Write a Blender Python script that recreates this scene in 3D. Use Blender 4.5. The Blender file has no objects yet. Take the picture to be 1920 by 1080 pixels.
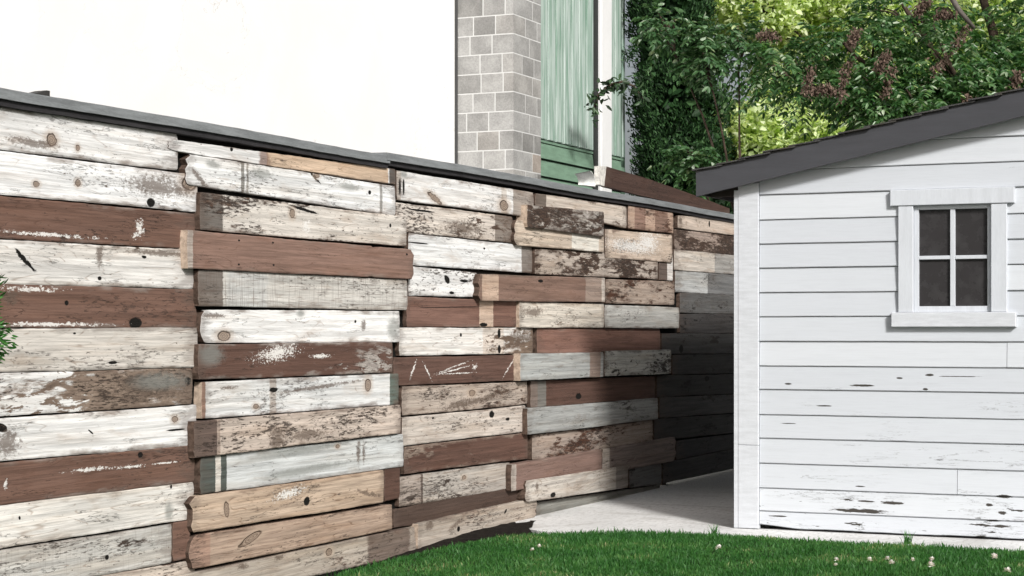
import bpy, math, random
import numpy as np
from mathutils import Vector, Matrix

random.seed(7)
rng = np.random.default_rng(7)
scene = bpy.context.scene
COL = scene.collection
R = math.radians

# ------------------------------------------------------------------ camera model (metres; X right, Y away, Z up)
F, HX, HY, EYE = 3500.0, 960.0, 620.0, 1.2
def ray(px, py): return Vector(((px - HX) / F, 1.0, (HY - py) / F))
CAM = Vector((0, 0, EYE))
dn = math.hypot(1590, 3500)
D = Vector((1590 / dn, 3500 / dn, 0))          # along the fence, away from the camera
N = Vector((D.y, -D.x, 0))                     # out of the fence, towards the yard
P0 = Vector((1.96, 16.15, 0))                  # foot of the fence
FROT = math.atan2(D.y, D.x)
def fence_uz(px, py, off):                     # pixel -> (along, height) on the plane `off` metres in front of the fence line
    r = ray(px, py)
    s = (N.dot(P0 - CAM) + off) / N.dot(r)
    p = CAM + r * s
    return (p - P0).dot(D), p.z
def ground_pt(px, py, z=0.0):
    r = ray(px, py); s = (z - EYE) / r.z
    return CAM + r * s
def at(px, py, Y):
    return CAM + ray(px, py) * Y

# ------------------------------------------------------------------ object helpers
def tag(o, label=None, cat=None, group=None, kind=None):
    if label: o['label'] = label
    if cat: o['category'] = cat
    if group: o['group'] = group
    if kind: o['kind'] = kind
    return o
def empty(name, loc, rz=0.0, label=None, cat=None, group=None):
    o = bpy.data.objects.new(name, None); COL.objects.link(o)
    o.location = loc; o.rotation_euler = (0, 0, rz); o.empty_display_size = 0.2
    return tag(o, label, cat, group)
def obj(name, verts, faces, mats, parent=None, loc=(0, 0, 0), rot=(0, 0, 0), midx=None, smooth=False, uv=None):
    me = bpy.data.meshes.new(name)
    me.from_pydata([tuple(v) for v in verts], [], [tuple(f) for f in faces])
    if not isinstance(mats, (list, tuple)): mats = [mats]
    for m in mats: me.materials.append(m)
    if midx is not None: me.polygons.foreach_set('material_index', np.array(midx, dtype=np.int32))
    if smooth: me.polygons.foreach_set('use_smooth', np.ones(len(me.polygons), dtype=bool))
    if uv is not None:
        ul = me.uv_layers.new(name='UVMap')
        li = np.zeros(len(me.loops), dtype=np.int32); me.loops.foreach_get('vertex_index', li)
        ul.data.foreach_set('uv', np.array(uv, dtype=np.float32)[li].ravel())
    me.update()
    o = bpy.data.objects.new(name, me); COL.objects.link(o)
    o.location = loc; o.rotation_euler = rot
    if parent: o.parent = parent
    return o
def obj_np(name, V, Fc, mat, parent=None, loc=(0, 0, 0), smooth=False):
    """V (n,3), Fc (m,k) numpy -> fast mesh"""
    me = bpy.data.meshes.new(name)
    m, k = Fc.shape
    me.vertices.add(len(V)); me.vertices.foreach_set('co', V.astype(np.float32).ravel())
    me.loops.add(m * k); me.loops.foreach_set('vertex_index', Fc.astype(np.int32).ravel())
    me.polygons.add(m)
    me.polygons.foreach_set('loop_start', np.arange(0, m * k, k, dtype=np.int32))
    me.polygons.foreach_set('loop_total', np.full(m, k, dtype=np.int32))
    me.update(calc_edges=True)
    if smooth: me.polygons.foreach_set('use_smooth', np.ones(m, dtype=bool))
    me.materials.append(mat)
    o = bpy.data.objects.new(name, me); COL.objects.link(o); o.location = loc
    if parent: o.parent = parent
    return o
class MB:
    def __init__(s): s.v = []; s.f = []; s.m = []
    def add(s, vs, fs, mi=0):
        b = len(s.v); s.v += [tuple(v) for v in vs]; s.f += [tuple(b + i for i in f) for f in fs]; s.m += [mi] * len(fs)
    def box(s, x0, x1, y0, y1, z0, z1, mi=0, bev=0.0):
        if bev <= 0:
            s.add([(x0,y0,z0),(x1,y0,z0),(x1,y1,z0),(x0,y1,z0),(x0,y0,z1),(x1,y0,z1),(x1,y1,z1),(x0,y1,z1)],
                  [(0,3,2,1),(4,5,6,7),(0,1,5,4),(1,2,6,5),(2,3,7,6),(3,0,4,7)], mi); return
        b = bev   # front (y0) face chamfered on its four edges
        s.add([(x0,y1,z0),(x1,y1,z0),(x1,y1,z1),(x0,y1,z1),
               (x0,y0+b,z0),(x1,y0+b,z0),(x1,y0+b,z1),(x0,y0+b,z1),
               (x0+b,y0,z0+b),(x1-b,y0,z0+b),(x1-b,y0,z1-b),(x0+b,y0,z1-b)],
              [(0,3,2,1),(0,1,5,4),(1,2,6,5),(2,3,7,6),(3,0,4,7),(4,5,9,8),(5,6,10,9),(6,7,11,10),(7,4,8,11),(8,9,10,11)], mi)
    def prism(s, pts, y0, y1, mi=0):        # polygon in x,z extruded over y
        n = len(pts)
        s.add([(x, y0, z) for x, z in pts] + [(x, y1, z) for x, z in pts],
              [tuple(range(n)), tuple(range(2*n-1, n-1, -1))] + [(i, i+n, (i+1)%n+n, (i+1)%n) for i in range(n)], mi)
    def tube(s, pts, rads, seg=8, mi=0):
        pts = [Vector(p) for p in pts]; b = len(s.v); n = len(pts)
        for i, p in enumerate(pts):
            t = (pts[min(i+1, n-1)] - pts[max(i-1, 0)]).normalized()
            a = t.cross(Vector((0.31, 0.92, 0.2))).normalized(); c = t.cross(a)
            for k in range(seg):
                w = 2*math.pi*k/seg
                s.v.append(tuple(p + (a*math.cos(w) + c*math.sin(w))*rads[i]))
        for i in range(n-1):
            for k in range(seg):
                s.f.append((b+i*seg+k, b+i*seg+(k+1)%seg, b+(i+1)*seg+(k+1)%seg, b+(i+1)*seg+k)); s.m.append(mi)
        s.f.append(tuple(b+k for k in range(seg-1, -1, -1))); s.m.append(mi)
        s.f.append(tuple(b+(n-1)*seg+k for k in range(seg))); s.m.append(mi)
    def build(s, name, mats, parent=None, loc=(0,0,0), rz=0.0, smooth=False):
        return obj(name, s.v, s.f, mats, parent, loc, (0,0,rz), s.m, smooth)

# ------------------------------------------------------------------ node helpers
class T:
    def __init__(s, tree): s.t = tree; s.n = tree.nodes; s.l = tree.links
    def node(s, typ, **kw):
        n = s.n.new(typ)
        for k, v in kw.items(): setattr(n, k, v)
        return n
    def put(s, sock, v):
        if isinstance(v, bpy.types.NodeSocket): s.l.new(v, sock)
        elif v is not None:
            if hasattr(sock, 'default_value'):
                try: sock.default_value = v
                except Exception:
                    sock.default_value = (*v, 1.0) if len(v) == 3 else v
    def math(s, op, a, b=None, c=None, clamp=False):
        n = s.node('ShaderNodeMath', operation=op, use_clamp=clamp)
        s.put(n.inputs[0], a); s.put(n.inputs[1], b)
        if c is not None: s.put(n.inputs[2], c)
        return n.outputs[0]
    def vmath(s, op, a, b=None):
        n = s.node('ShaderNodeVectorMath', operation=op); s.put(n.inputs[0], a)
        if b is not None: s.put(n.inputs[1], b)
        return n.outputs['Value'] if op in ('LENGTH', 'DOT_PRODUCT', 'DISTANCE') else n.outputs['Vector']
    def step(s, v, lo, hi, a=0.0, b=1.0):
        n = s.node('ShaderNodeMapRange', interpolation_type='SMOOTHSTEP')
        s.put(n.inputs['Value'], v); s.put(n.inputs['From Min'], lo); s.put(n.inputs['From Max'], hi)
        s.put(n.inputs['To Min'], a); s.put(n.inputs['To Max'], b); return n.outputs['Result']
    def lin(s, v, lo, hi, a=0.0, b=1.0):
        n = s.node('ShaderNodeMapRange')
        s.put(n.inputs['Value'], v); s.put(n.inputs['From Min'], lo); s.put(n.inputs['From Max'], hi)
        s.put(n.inputs['To Min'], a); s.put(n.inputs['To Max'], b); return n.outputs['Result']
    def mix(s, f, a, b, mode='MIX'):
        n = s.node('ShaderNodeMix', data_type='RGBA', blend_type=mode)
        s.put(n.inputs[0], f); s.put(n.inputs[6], a); s.put(n.inputs[7], b); return n.outputs[2]
    def noise(s, vec, scale=1.0, detail=4.0, rough=0.55, dist=0.0):
        n = s.node('ShaderNodeTexNoise'); s.put(n.inputs['Vector'], vec)
        n.inputs['Scale'].default_value = scale; n.inputs['Detail'].default_value = detail
        n.inputs['Roughness'].default_value = rough; n.inputs['Distortion'].default_value = dist
        return n.outputs['Fac']
    def scale(s, vec, sc): return s.vmath('MULTIPLY', vec, sc)
    def sep(s, vec):
        n = s.node('ShaderNodeSeparateXYZ'); s.put(n.inputs[0], vec); return n.outputs
def mat_new(name):
    m = bpy.data.materials.new(name); m.use_nodes = True
    t = T(m.node_tree); b = m.node_tree.nodes['Principled BSDF']
    b.inputs['Specular IOR Level'].default_value = 0.3
    return m, t, b
def bump(t, b, h, strength=0.4, dist=0.004):
    n = t.node('ShaderNodeBump'); n.inputs['Strength'].default_value = strength; n.inputs['Distance'].default_value = dist
    t.put(n.inputs['Height'], h); t.l.new(n.outputs['Normal'], b.inputs['Normal'])
def lin3(c):  # sRGB 0-255 -> linear
    return tuple(((x/255)/12.92 if x/255 <= 0.04045 else ((x/255+0.055)/1.055)**2.4) for x in c)

# ---- weathered wood node group
def make_wood_group():
    g = bpy.data.node_groups.new('weathered_wood', 'ShaderNodeTree')
    I = g.interface
    for nm, ty, dv in (('ColA','NodeSocketColor',(.7,.7,.7,1)),('ColB','NodeSocketColor',(.2,.15,.1,1)),('PeelL','NodeSocketFloat',.2),
                       ('PeelR','NodeSocketFloat',.2),('Grain','NodeSocketFloat',.5),('Dirt','NodeSocketFloat',.3),('Seed','NodeSocketFloat',0.0),
                       ('Edge','NodeSocketFloat',.5),('Saw','NodeSocketFloat',0.0),('Knots','NodeSocketFloat',0.5)):
        k = I.new_socket(nm, in_out='INPUT', socket_type=ty); k.default_value = dv
    I.new_socket('Color', in_out='OUTPUT', socket_type='NodeSocketColor')
    I.new_socket('Height', in_out='OUTPUT', socket_type='NodeSocketFloat')
    t = T(g); gi = t.node('NodeGroupInput').outputs; go = t.node('NodeGroupOutput')
    tc = t.node('ShaderNodeTexCoord')
    uvx, uvy, _ = t.sep(tc.outputs['UV'])
    sv = t.vmath('MULTIPLY', gi['Seed'], (7.31, 3.17, 11.9))
    V = t.vmath('ADD', tc.outputs['Object'], sv)
    nlow = t.noise(t.scale(V, (1.5, 1, 6)), 1.0, 3.0, 0.5)
    nmid = t.noise(t.scale(V, (6.5, 5, 30)), 1.0, 9.0, 0.68, 0.3)
    val = t.math('ADD', t.math('MULTIPLY', nmid, 0.62), t.math('MULTIPLY', nlow, 0.38))
    peel = t.lin(uvx, 0, 1, gi['PeelL'], gi['PeelR'])
    thr = t.math('SUBTRACT', 0.74, t.math('MULTIPLY', peel, 0.46))
    pw = t.step(t.noise(t.scale(V, (3.3, 1, 8)), 1.0, 2.0), .38, .66, 0.005, 0.07)
    pm = t.step(val, t.math('SUBTRACT', thr, pw), t.math('ADD', thr, pw))
    fine = t.noise(t.scale(V, (4, 4, 130)), 1.0, 5.0, 0.6)
    streak = t.noise(t.scale(V, (0.9, 1, 17)), 1.0, 4.0, 0.55, 0.4)
    # grain rings: thin contour lines of a stretched noise
    ring = t.noise(t.scale(V, (1.1, 1, 9)), 1.0, 2.0, 0.45, 0.5)
    fr = t.math('FRACT', t.math('MULTIPLY', ring, 13.0))
    ln = t.step(t.math('ABSOLUTE', t.math('SUBTRACT', fr, 0.5)), 0.0, 0.10, 1.0, 0.0)
    lgate = t.step(t.noise(t.scale(V, (5, 1, 30)), 1.0, 2.0), 0.48, 0.62)
    ln = t.math('MULTIPLY', t.math('MULTIPLY', ln, lgate), gi['Grain'])
    # hairline splits
    cr = t.noise(t.scale(V, (1.6, 1, 15)), 1.0, 5.0, 0.6, 0.2)
    cr = t.step(t.math('ABSOLUTE', t.math('SUBTRACT', cr, 0.47)), 0.0, 0.006, 1.0, 0.0)
    cgate = t.step(t.noise(t.scale(V, (2.2, 1, 6)), 1.3, 1.0), 0.52, 0.60)
    cr = t.math('MULTIPLY', t.math('MULTIPLY', cr, cgate), t.math('ADD', t.math('MULTIPLY', gi['Grain'], 0.7), 0.15))
    colA = t.mix(t.math('MULTIPLY', t.math('MULTIPLY', t.step(streak, 0.45, 0.75), 0.55), gi['Grain']), gi['ColA'], t.mix(1.0, gi['ColA'], (.72, .60, .48, 1), 'MULTIPLY'))
    warm = t.step(t.noise(t.scale(V, (2.4, 1, 7)), 1.0, 3.0), 0.55, 0.72)
    colA = t.mix(t.math('MULTIPLY', warm, 0.45), colA, t.mix(1.0, colA, (.86, .84, .83, 1), 'MULTIPLY'))
    bl = t.step(t.noise(t.scale(V, (3.2, 1, 13)), 1.0, 8.0, 0.66, 0.5), 0.53, 0.70)
    colA = t.mix(t.math('MULTIPLY', bl, 0.38), colA, t.mix(1.0, gi['ColA'], (.62, .50, .41, 1), 'MULTIPLY'))
    sv2 = t.noise(t.scale(V, (1.3, 1, 48)), 1.0, 5.0, 0.7)
    colA = t.mix(1.0, colA, t.step(sv2, .32, .66, .72, 1.12), 'MULTIPLY')
    colB = t.mix(t.step(nmid, 0.35, 0.7), gi['ColB'], t.mix(1.0, gi['ColB'], (.45, .42, .42, 1), 'MULTIPLY'))
    col = t.mix(pm, colA, colB)
    sp = t.noise(t.scale(V, (20, 30, 105)), 1.0, 6.0, 0.72, 0.2)
    spg = t.math('ADD', t.math('MULTIPLY', t.step(nlow, 0.40, 0.66), 0.14), t.math('MULTIPLY', gi['Dirt'], 0.16))
    spm = t.step(sp, t.math('SUBTRACT', 0.74, spg), t.math('SUBTRACT', 0.80, spg))
    spm = t.math('MULTIPLY', spm, t.math('MINIMUM', t.math('MULTIPLY', gi['Dirt'], 1.5), 0.9))
    col = t.mix(spm, col, (.045, .032, .026, 1))
    # grimy, chipped long edges
    ev = t.math('MINIMUM', uvy, t.math('SUBTRACT', 1.0, uvy))
    em = t.step(t.math('ADD', ev, t.math('MULTIPLY', t.math('SUBTRACT', nmid, 0.5), 0.5)), 0.0, 0.13, 1.0, 0.0)
    eg = t.step(t.noise(t.scale(V, (4, 1, 4)), 1.0, 3.0), 0.42, 0.6)
    em = t.math('MULTIPLY', t.math('MULTIPLY', em, eg), gi['Edge'])
    col = t.mix(em, col, t.mix(0.5, (.09, .062, .05, 1), colB))
    eu = t.math('MINIMUM', uvx, t.math('SUBTRACT', 1.0, uvx))
    eb = t.step(t.math('ADD', eu, t.math('MULTIPLY', t.math('SUBTRACT', nmid, 0.5), 0.22)), 0.0, 0.05, 0.75, 0.0)
    col = t.mix(t.math('MULTIPLY', eb, gi['Edge']), col, (.11, .08, .065, 1))
    # saw marks across the board
    sw = t.noise(t.scale(V, (170, 1, 5)), 1.0, 2.0)
    sw2 = t.noise(t.scale(V, (6, 1, 200)), 1.0, 2.0)
    sm = t.math('MULTIPLY', t.step(t.math('MAXIMUM', sw, sw2), 0.56, 0.68), gi['Saw'])
    col = t.mix(t.math('MULTIPLY', sm, 0.6), col, (.12, .085, .07, 1))
    # knots and nail holes
    vo = t.node('ShaderNodeTexVoronoi', feature='F1'); t.put(vo.inputs['Vector'], t.scale(t.vmath('ADD', V, t.vmath('MULTIPLY', (1,1,1), t.math('MULTIPLY', nmid, 0.012))), (2.6, 0.2, 5.2)))
    gate = t.step(t.sep(vo.outputs['Color'])[0], t.math('SUBTRACT', 0.98, t.math('MULTIPLY', gi['Knots'], 0.5)), 1.0, 0.0, 1.0)
    gate = t.math('GREATER_THAN', gate, 0.0)
    kd = vo.outputs['Distance']
    kn = t.math('MULTIPLY', t.step(kd, 0.050, 0.070, 1.0, 0.0), gate)
    kr = t.math('MULTIPLY', t.step(t.math('ABSOLUTE', t.math('SUBTRACT', kd, 0.085)), 0.0, 0.02, 0.3, 0.0), gate)
    col = t.mix(kr, col, (.22, .15, .10, 1))
    col = t.mix(t.math('MULTIPLY', kn, 0.85), col, (.07, .045, .032, 1))
    v2 = t.node('ShaderNodeTexVoronoi', feature='F1'); t.put(v2.inputs['Vector'], t.scale(V, (5.5, 0.2, 11)))
    nh = t.math('MULTIPLY', t.step(v2.outputs['Distance'], 0.045, 0.06, 1.0, 0.0), t.math('GREATER_THAN', t.sep(v2.outputs['Color'])[1], 0.72))
    col = t.mix(t.math('MULTIPLY', nh, 0.9), col, (.015, .012, .011, 1))
    col = t.mix(t.math('MULTIPLY', ln, 0.75), col, t.mix(1.0, col, (.40, .29, .22, 1), 'MULTIPLY'))
    col = t.mix(cr, col, (.03, .022, .018, 1))
    fm = t.step(fine, 0.30, 0.62, t.math('SUBTRACT', 1.0, t.math('ADD', t.math('MULTIPLY', gi['Grain'], 0.30), 0.05)), 1.0)
    col = t.mix(1.0, col, fm, 'MULTIPLY')
    h = t.math('ADD', t.math('MULTIPLY', fine, 0.35), t.math('MULTIPLY', nmid, 0.5))
    h = t.math('SUBTRACT', h, t.math('MULTIPLY', pm, 0.35))
    h = t.math('SUBTRACT', h, t.math('ADD', t.math('MULTIPLY', cr, 1.0), t.math('ADD', t.math('MULTIPLY', ln, 0.2), t.math('MULTIPLY', t.math('ADD', kn, nh), 0.8))))
    h = t.math('SUBTRACT', h, t.math('MULTIPLY', spm, 0.4))
    t.l.new(col, go.inputs['Color']); t.l.new(h, go.inputs['Height'])
    return g
WG = make_wood_group()

CREAM = (.76, .73, .69); WHITE = (.81, .80, .785); COOL = (.73, .735, .73); BROWN = (.175, .098, .072); RED = (.245, .132, .094)
DKB = (.115, .062, .046); TAN = (.60, .40, .26); BARE = (.36, .25, .18); GREYW = (.40, .37, .34); GREY = (.42, .43, .42); SHADE_DK = (.045, .043, .042)
WARM = (.48, .32, .20); SAGE = (.17, .20, .17); UNDER = (.17, .11, .08); DARKG = (.085, .08, .07)
STY = {  #        A      B      peelL peelR grain dirt edge saw knots
 'white':   (WHITE, (.30,.23,.18), .16, .20, .50, .36, .7, 0, .6),
 'cream':   (CREAM, (.27,.20,.15), .20, .26, .70, .36, .6, 0, .6),
 'cool':    (COOL,  UNDER, .20, .20, .60, .42, .6, 0, .4),
 'chip':    (WHITE, UNDER, .34, .40, .35, .75, .8, 0, .4),
 'brown':   (BROWN, (.42,.36,.32), .12, .10, .55, .40, .7, .15, .1),
 'red':     (RED,   (.40,.33,.28), .10, .08, .50, .28, .5, .15, .1),
 'brownchip':(DKB,  (.55,.48,.40), .38, .40, .45, .40, .7, 0, .2),
 'dark':    (DKB,   (.20,.14,.11), .20, .20, .40, .30, .5, 0, .1),
 'weath':   ((.60,.52,.45), (.17,.115,.085), .40, .46, .60, .85, .7, 0, .3),
 'weathdk': ((.42,.34,.28), (.12,.08,.06), .55, .50, .60, .95, .6, 0, .2),
 'greyw':   (GREYW, (.15,.12,.10), .25, .25, .75, .45, .5, 0, .4),
 'grey':    (GREY,  (.16,.16,.15), .18, .22, .50, .40, .4, 0, .3),
 'warm':    (WARM,  (.18,.10,.065), .20, .22, .85, .35, .5, 0, .6),
 'rust':    ((.45,.28,.19), (.14,.07,.045), .40, .45, .60, .70, .5, 0, .3),
 'char':    (SHADE_DK,  (.03,.028,.027), .35, .35, .45, .35, .4, 0, .1),  # this and the next: passage shade painted into the board colour
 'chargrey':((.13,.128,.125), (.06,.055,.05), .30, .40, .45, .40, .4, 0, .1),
 'saw':     ((.66,.60,.53), (.22,.16,.12), .18, .22, .45, .45, .5, 1.0, .1),
 'sap':     ((.52,.44,.36), (.20,.13,.10), .25, .30, .70, .50, .5, 0, .4),
}
def wood_mat(name, style, seed, segs=(), spots=(), **over):
    A, B, pl, pr, gr, di, ed, sw, kn = STY[style]
    A = over.get('A', A); B = over.get('B', B); pl = over.get('pl', pl); pr = over.get('pr', pr); di = over.get('dirt', di); sw = over.get('saw', sw); kn = over.get('knots', kn); gr = over.get('grain', gr)
    def desat(c, k):
        l = .3 * c[0] + .55 * c[1] + .15 * c[2]; return tuple(v + (l - v) * k for v in c[:3])
    A = desat(A, .25 if max(A) > .3 else .08); segs = [(a, b_, desat(c_, .22), d_, e_) for (a, b_, c_, d_, e_) in segs]
    m, t, b = mat_new(name)
    tc = t.node('ShaderNodeTexCoord'); O = tc.outputs['Object']
    x, y, z = t.sep(O)
    nz = t.noise(t.scale(O, (30, 10, 45)), 1.0, 5.0, 0.7)
    jit = t.math('MULTIPLY', t.math('SUBTRACT', nz, 0.5), 1.0)
    nw = t.math('SUBTRACT', t.noise(t.scale(O, (55, 20, 130)), 1.0, 6.0, 0.75, 0.4), 0.5) if spots else None
    j = random.Random(seed)
    k = 1 + j.uniform(-.07, .05)
    ca = tuple(min(c * k, .82) for c in A) + (1,)
    cur = ca
    for (x0, x1, colr, amt, soft) in segs:
        xx = t.math('ADD', x, t.math('MULTIPLY', jit, soft * 4.0 + .012))
        f = t.math('MULTIPLY', t.step(xx, x0 - soft, x0 + soft), t.step(xx, x1 - soft, x1 + soft, 1.0, 0.0))
        cur = t.mix(t.math('MULTIPLY', f, amt), cur, (*colr, 1))
    g = t.node('ShaderNodeGroup'); g.node_tree = WG
    for nme, v in (('ColA', cur), ('ColB', (*B, 1)), ('PeelL', pl), ('PeelR', pr), ('Grain', gr), ('Dirt', di), ('Seed', seed * 0.731 + .2), ('Edge', ed), ('Saw', sw), ('Knots', kn)):
        t.put(g.inputs[nme], v)
    c = g.outputs['Color']; h = g.outputs['Height']
    for (kx, kz, rx, rz_, rot, kind) in spots:
        dx = t.math('ADD', t.math('SUBTRACT', x, kx), t.math('MULTIPLY', jit, rx * .7)); dz = t.math('ADD', t.math('SUBTRACT', z, kz), t.math('MULTIPLY', jit, rz_ * .7))
        ca_, sa_ = math.cos(rot), math.sin(rot)
        a = t.math('DIVIDE', t.math('ADD', t.math('MULTIPLY', dx, ca_), t.math('MULTIPLY', dz, sa_)), rx)
        bb = t.math('DIVIDE', t.math('SUBTRACT', t.math('MULTIPLY', dz, ca_), t.math('MULTIPLY', dx, sa_)), rz_)
        r2 = t.math('SQRT', t.math('ADD', t.math('MULTIPLY', a, a), t.math('MULTIPLY', bb, bb)))
        if kind == 'hole': c = t.mix(t.step(r2, 0.8, 1.05, 1, 0), c, (.008, .007, .006, 1))
        elif kind == 'knot':
            c = t.mix(t.step(t.math('ADD', r2, t.math('MULTIPLY', nw, 1.6)), 0.9, 2.3, .55, 0), c, (.40, .31, .24, 1))
            c = t.mix(t.step(t.math('ADD', r2, t.math('MULTIPLY', nw, .8)), 0.75, 1.05, .85, 0), c, t.mix(t.step(t.math('FRACT', t.math('MULTIPLY', r2, 3.3)), .2, .8), (.30, .23, .18, 1), (.13, .09, .065, 1)))
            c = t.mix(t.step(t.math('ABSOLUTE', t.math('SUBTRACT', r2, .9)), 0, .2, .8, 0), c, (.05, .03, .02, 1))
        elif kind == 'white': c = t.mix(t.step(t.math('ADD', r2, t.math('ADD', t.math('MULTIPLY', jit, 2.0), t.math('MULTIPLY', nw, 5.0))), 0.55, 0.75, .92, 0), c, (.70, .68, .65, 1))
        elif kind == 'stain': c = t.mix(t.step(t.math('ADD', r2, t.math('ADD', t.math('MULTIPLY', jit, 2.2), t.math('MULTIPLY', nw, 3.0))), 0.4, 1.2, .8, 0), c, (.11, .08, .062, 1))
        elif kind == 'grey': c = t.mix(t.step(t.math('ADD', r2, t.math('MULTIPLY', jit, 1.2)), 0.4, 1.4, .7, 0), c, (.20, .205, .19, 1))
        if kind in ('hole', 'knot'): h = t.math('SUBTRACT', h, t.step(r2, 0.8, 1.0, .8, 0))
    t.l.new(c, b.inputs['Base Color'])
    b.inputs['Roughness'].default_value = 0.78; b.inputs['Specular IOR Level'].default_value = 0.2
    bump(t, b, h, 0.7, 0.006)
    return m
def simple_mat(name, col, rough=0.7, var=0.12, sc=6.0, spec=0.3, metal=0.0, bmp=0.2, stretch=(1, 1, 1)):
    m, t, b = mat_new(name)
    tc = t.node('ShaderNodeTexCoord')
    v = t.scale(tc.outputs['Object'], stretch)
    n1 = t.noise(v, sc, 6.0, 0.6); n2 = t.noise(v, sc * 9, 4.0, 0.6)
    f = t.math('ADD', t.math('MULTIPLY', n1, 0.6), t.math('MULTIPLY', n2, 0.4))
    c = t.mix(t.step(f, 0.3, 0.7), tuple(x * (1 - var * 1.6) for x in col) + (1,), tuple(min(1, x * (1 + var)) for x in col) + (1,))
    t.l.new(c, b.inputs['Base Color']); b.inputs['Roughness'].default_value = rough
    b.inputs['Specular IOR Level'].default_value = spec; b.inputs['Metallic'].default_value = metal
    if bmp: bump(t, b, f, bmp, 0.003)
    return m

END = simple_mat('shaded_end_grain', (.085, .058, .045), .9, .4, 40, .1)  # end faces coloured dark to stand in for shade beside proud boards
ENDL = simple_mat('pale_end_grain', (.42, .33, .26), .9, .3, 40, .1)
BACK = simple_mat('backing_dark', (.012, .011, .010), .95, .2, 10, .05)

# ------------------------------------------------------------------ FENCE
fence = empty('plank_fence', P0, FROT, 'long tall fence clad in mismatched reclaimed boards, white, cream, brown and grey, beside the lawn', 'fence')
def board(x0, x1, yTL, yTR, yBL, yBR, e, style, seed, segs=(), spots=(), bites=(), rag=(.3, .3), ext=(0, 0), pale=False, label=None, name='board', **over):
    off = 0.024 + e
    yTL -= .6; yTR -= .6; yBL += .6; yBR += .6
    pts = [fence_uz(x0, yTL, off), fence_uz(x1, yTR, off), fence_uz(x0, yBL, off), fence_uz(x1, yBR, off)]
    rag = tuple(min(q, 1) if q < 1.2 else .8 + q * .25 for q in rag)
    u0, u1 = pts[0][0], pts[1][0]
    zt0, zt1, zb0, zb1 = pts[0][1], pts[1][1], pts[2][1], pts[3][1]
    L = u1 - u0
    if ext[0]:
        s = ext[0] / L; zt0 -= (zt1 - zt0) * s; zb0 -= (zb1 - zb0) * s; u0 -= ext[0]; L = u1 - u0
    if ext[1]:
        s = ext[1] / L; zt1 += (zt1 - zt0) * s; zb1 += (zb1 - zb0) * s; u1 += ext[1]; L = u1 - u0
    r = random.Random(seed * 13 + 5)
    cx, cz = (u0 + u1) / 2, (zt0 + zb0 + zt1 + zb1) / 4
    NX = max(10, int(L / .035))
    fr = [0, .012] if L < 1 else [0, .006]
    NX = NX; us = fr + [i / NX for i in range(1, NX)] + [1 - fr[1], 1]
    vs = [0, .035, .18, .35, .5, .65, .82, .965, 1]
    ph = [r.uniform(0, 6.28) for _ in range(8)]
    def wob(t, k): return (math.sin(t * 3.1 + ph[k]) * .5 + math.sin(t * 7.7 + ph[k+1]) * .3 + math.sin(t * 19 + ph[k+2]) * .2)
    bt = []
    for (bx, by, w, d, side) in bites:
        bu, bz = fence_uz(bx, by, off); bt.append((bu, w, d, side))
    ends = [[r.uniform(-1, 1) * rag[0] * .012 for _ in vs], [r.uniform(-1, 1) * rag[1] * .012 for _ in vs]]
    fV = []; UV = []
    nv = len(vs); nu = len(us)
    for i, s in enumerate(us):
        u = u0 + L * s
        zt = zt0 + (zt1 - zt0) * s + wob(u, 0) * .0022 + r.uniform(-1, 1) * .0009
        zb = zb0 + (zb1 - zb0) * s + wob(u, 3) * .0022 + r.uniform(-1, 1) * .0009
        for (bu, w, d, side) in bt:
            q = abs(u - bu) / w
            if q < 1:
                dd = d * (1 - q * q) ** .5 if side > 0 or side < -1 else d * (1 - q * q) ** .5
                if side > 0: zt -= dd
                else: zb += dd
        for j, v in enumerate(vs):
            z = zb + (zt - zb) * v
            xx = u
            w0 = max(0, 1 - s / .06); w1 = max(0, 1 - (1 - s) / .06)
            xx += ends[0][j] * w0 + ends[1][j] * w1
            for q, (w, en) in enumerate(((w0, 0), (w1, 1))):     # worn corners
                c = max(0, abs(v - .5) - .36) * rag[en] * .16
                xx += (c if en == 0 else -c) * w
            y = -off - wob(u * 1.7 + v, 2) * .0012
            if j in (0, nv - 1): y += .0022
            if i in (0, nu - 1): y += .002
            fV.append((xx - cx, y, z - cz)); UV.append((s, v))
    faces = []; mi = []
    for i in range(nu - 1):
        for j in range(nv - 1):
            a = i * nv + j; faces.append((a, a + nv, a + nv + 1, a + 1)); mi.append(0)
    # rim back to the fence plane
    loop = [i * nv for i in range(nu)] + [(nu - 1) * nv + j for j in range(1, nv)] + [i * nv + nv - 1 for i in range(nu - 2, -1, -1)] + [j for j in range(nv - 2, 0, -1)]
    b = len(fV)
    for k in loop:
        v = fV[k]; fV.append((v[0], -0.001 if e >= 0 else 0.0, v[2])); UV.append(UV[k])
    n = len(loop)
    for k in range(n):
        faces.append((loop[k], b + k, b + (k + 1) % n, loop[(k + 1) % n]))
        isend = (nu - 1 <= k < nu + nv - 2) or (k >= 2 * nu + nv - 3)
        mi.append(1 if isend else 0)
    faces.append(tuple(b + k for k in range(n))); mi.append(0)
    sg = [(fence_uz(a, yTL, off)[0] - cx, fence_uz(c, yTL, off)[0] - cx, colr, amt, soft) for (a, c, colr, amt, soft) in segs]
    st = []
    for (sx, sy, wpx, hpx, rot, kind) in spots:
        a, zz = fence_uz(sx, sy, off); a2, _ = fence_uz(sx + wpx, sy, off); _, z2 = fence_uz(sx, sy - hpx, off)
        st.append((a - cx, zz - cz, abs(a2 - a), abs(z2 - zz), rot, kind))
    m = wood_mat('board_wood_%s' % style, style, seed, sg, st, **over)
    o = obj(name, fV, faces, [m, ENDL if pale else END], fence, (cx, 0, cz), (0, 0, 0), mi, False, UV)
    if label: o['label'] = label
    return o

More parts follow.
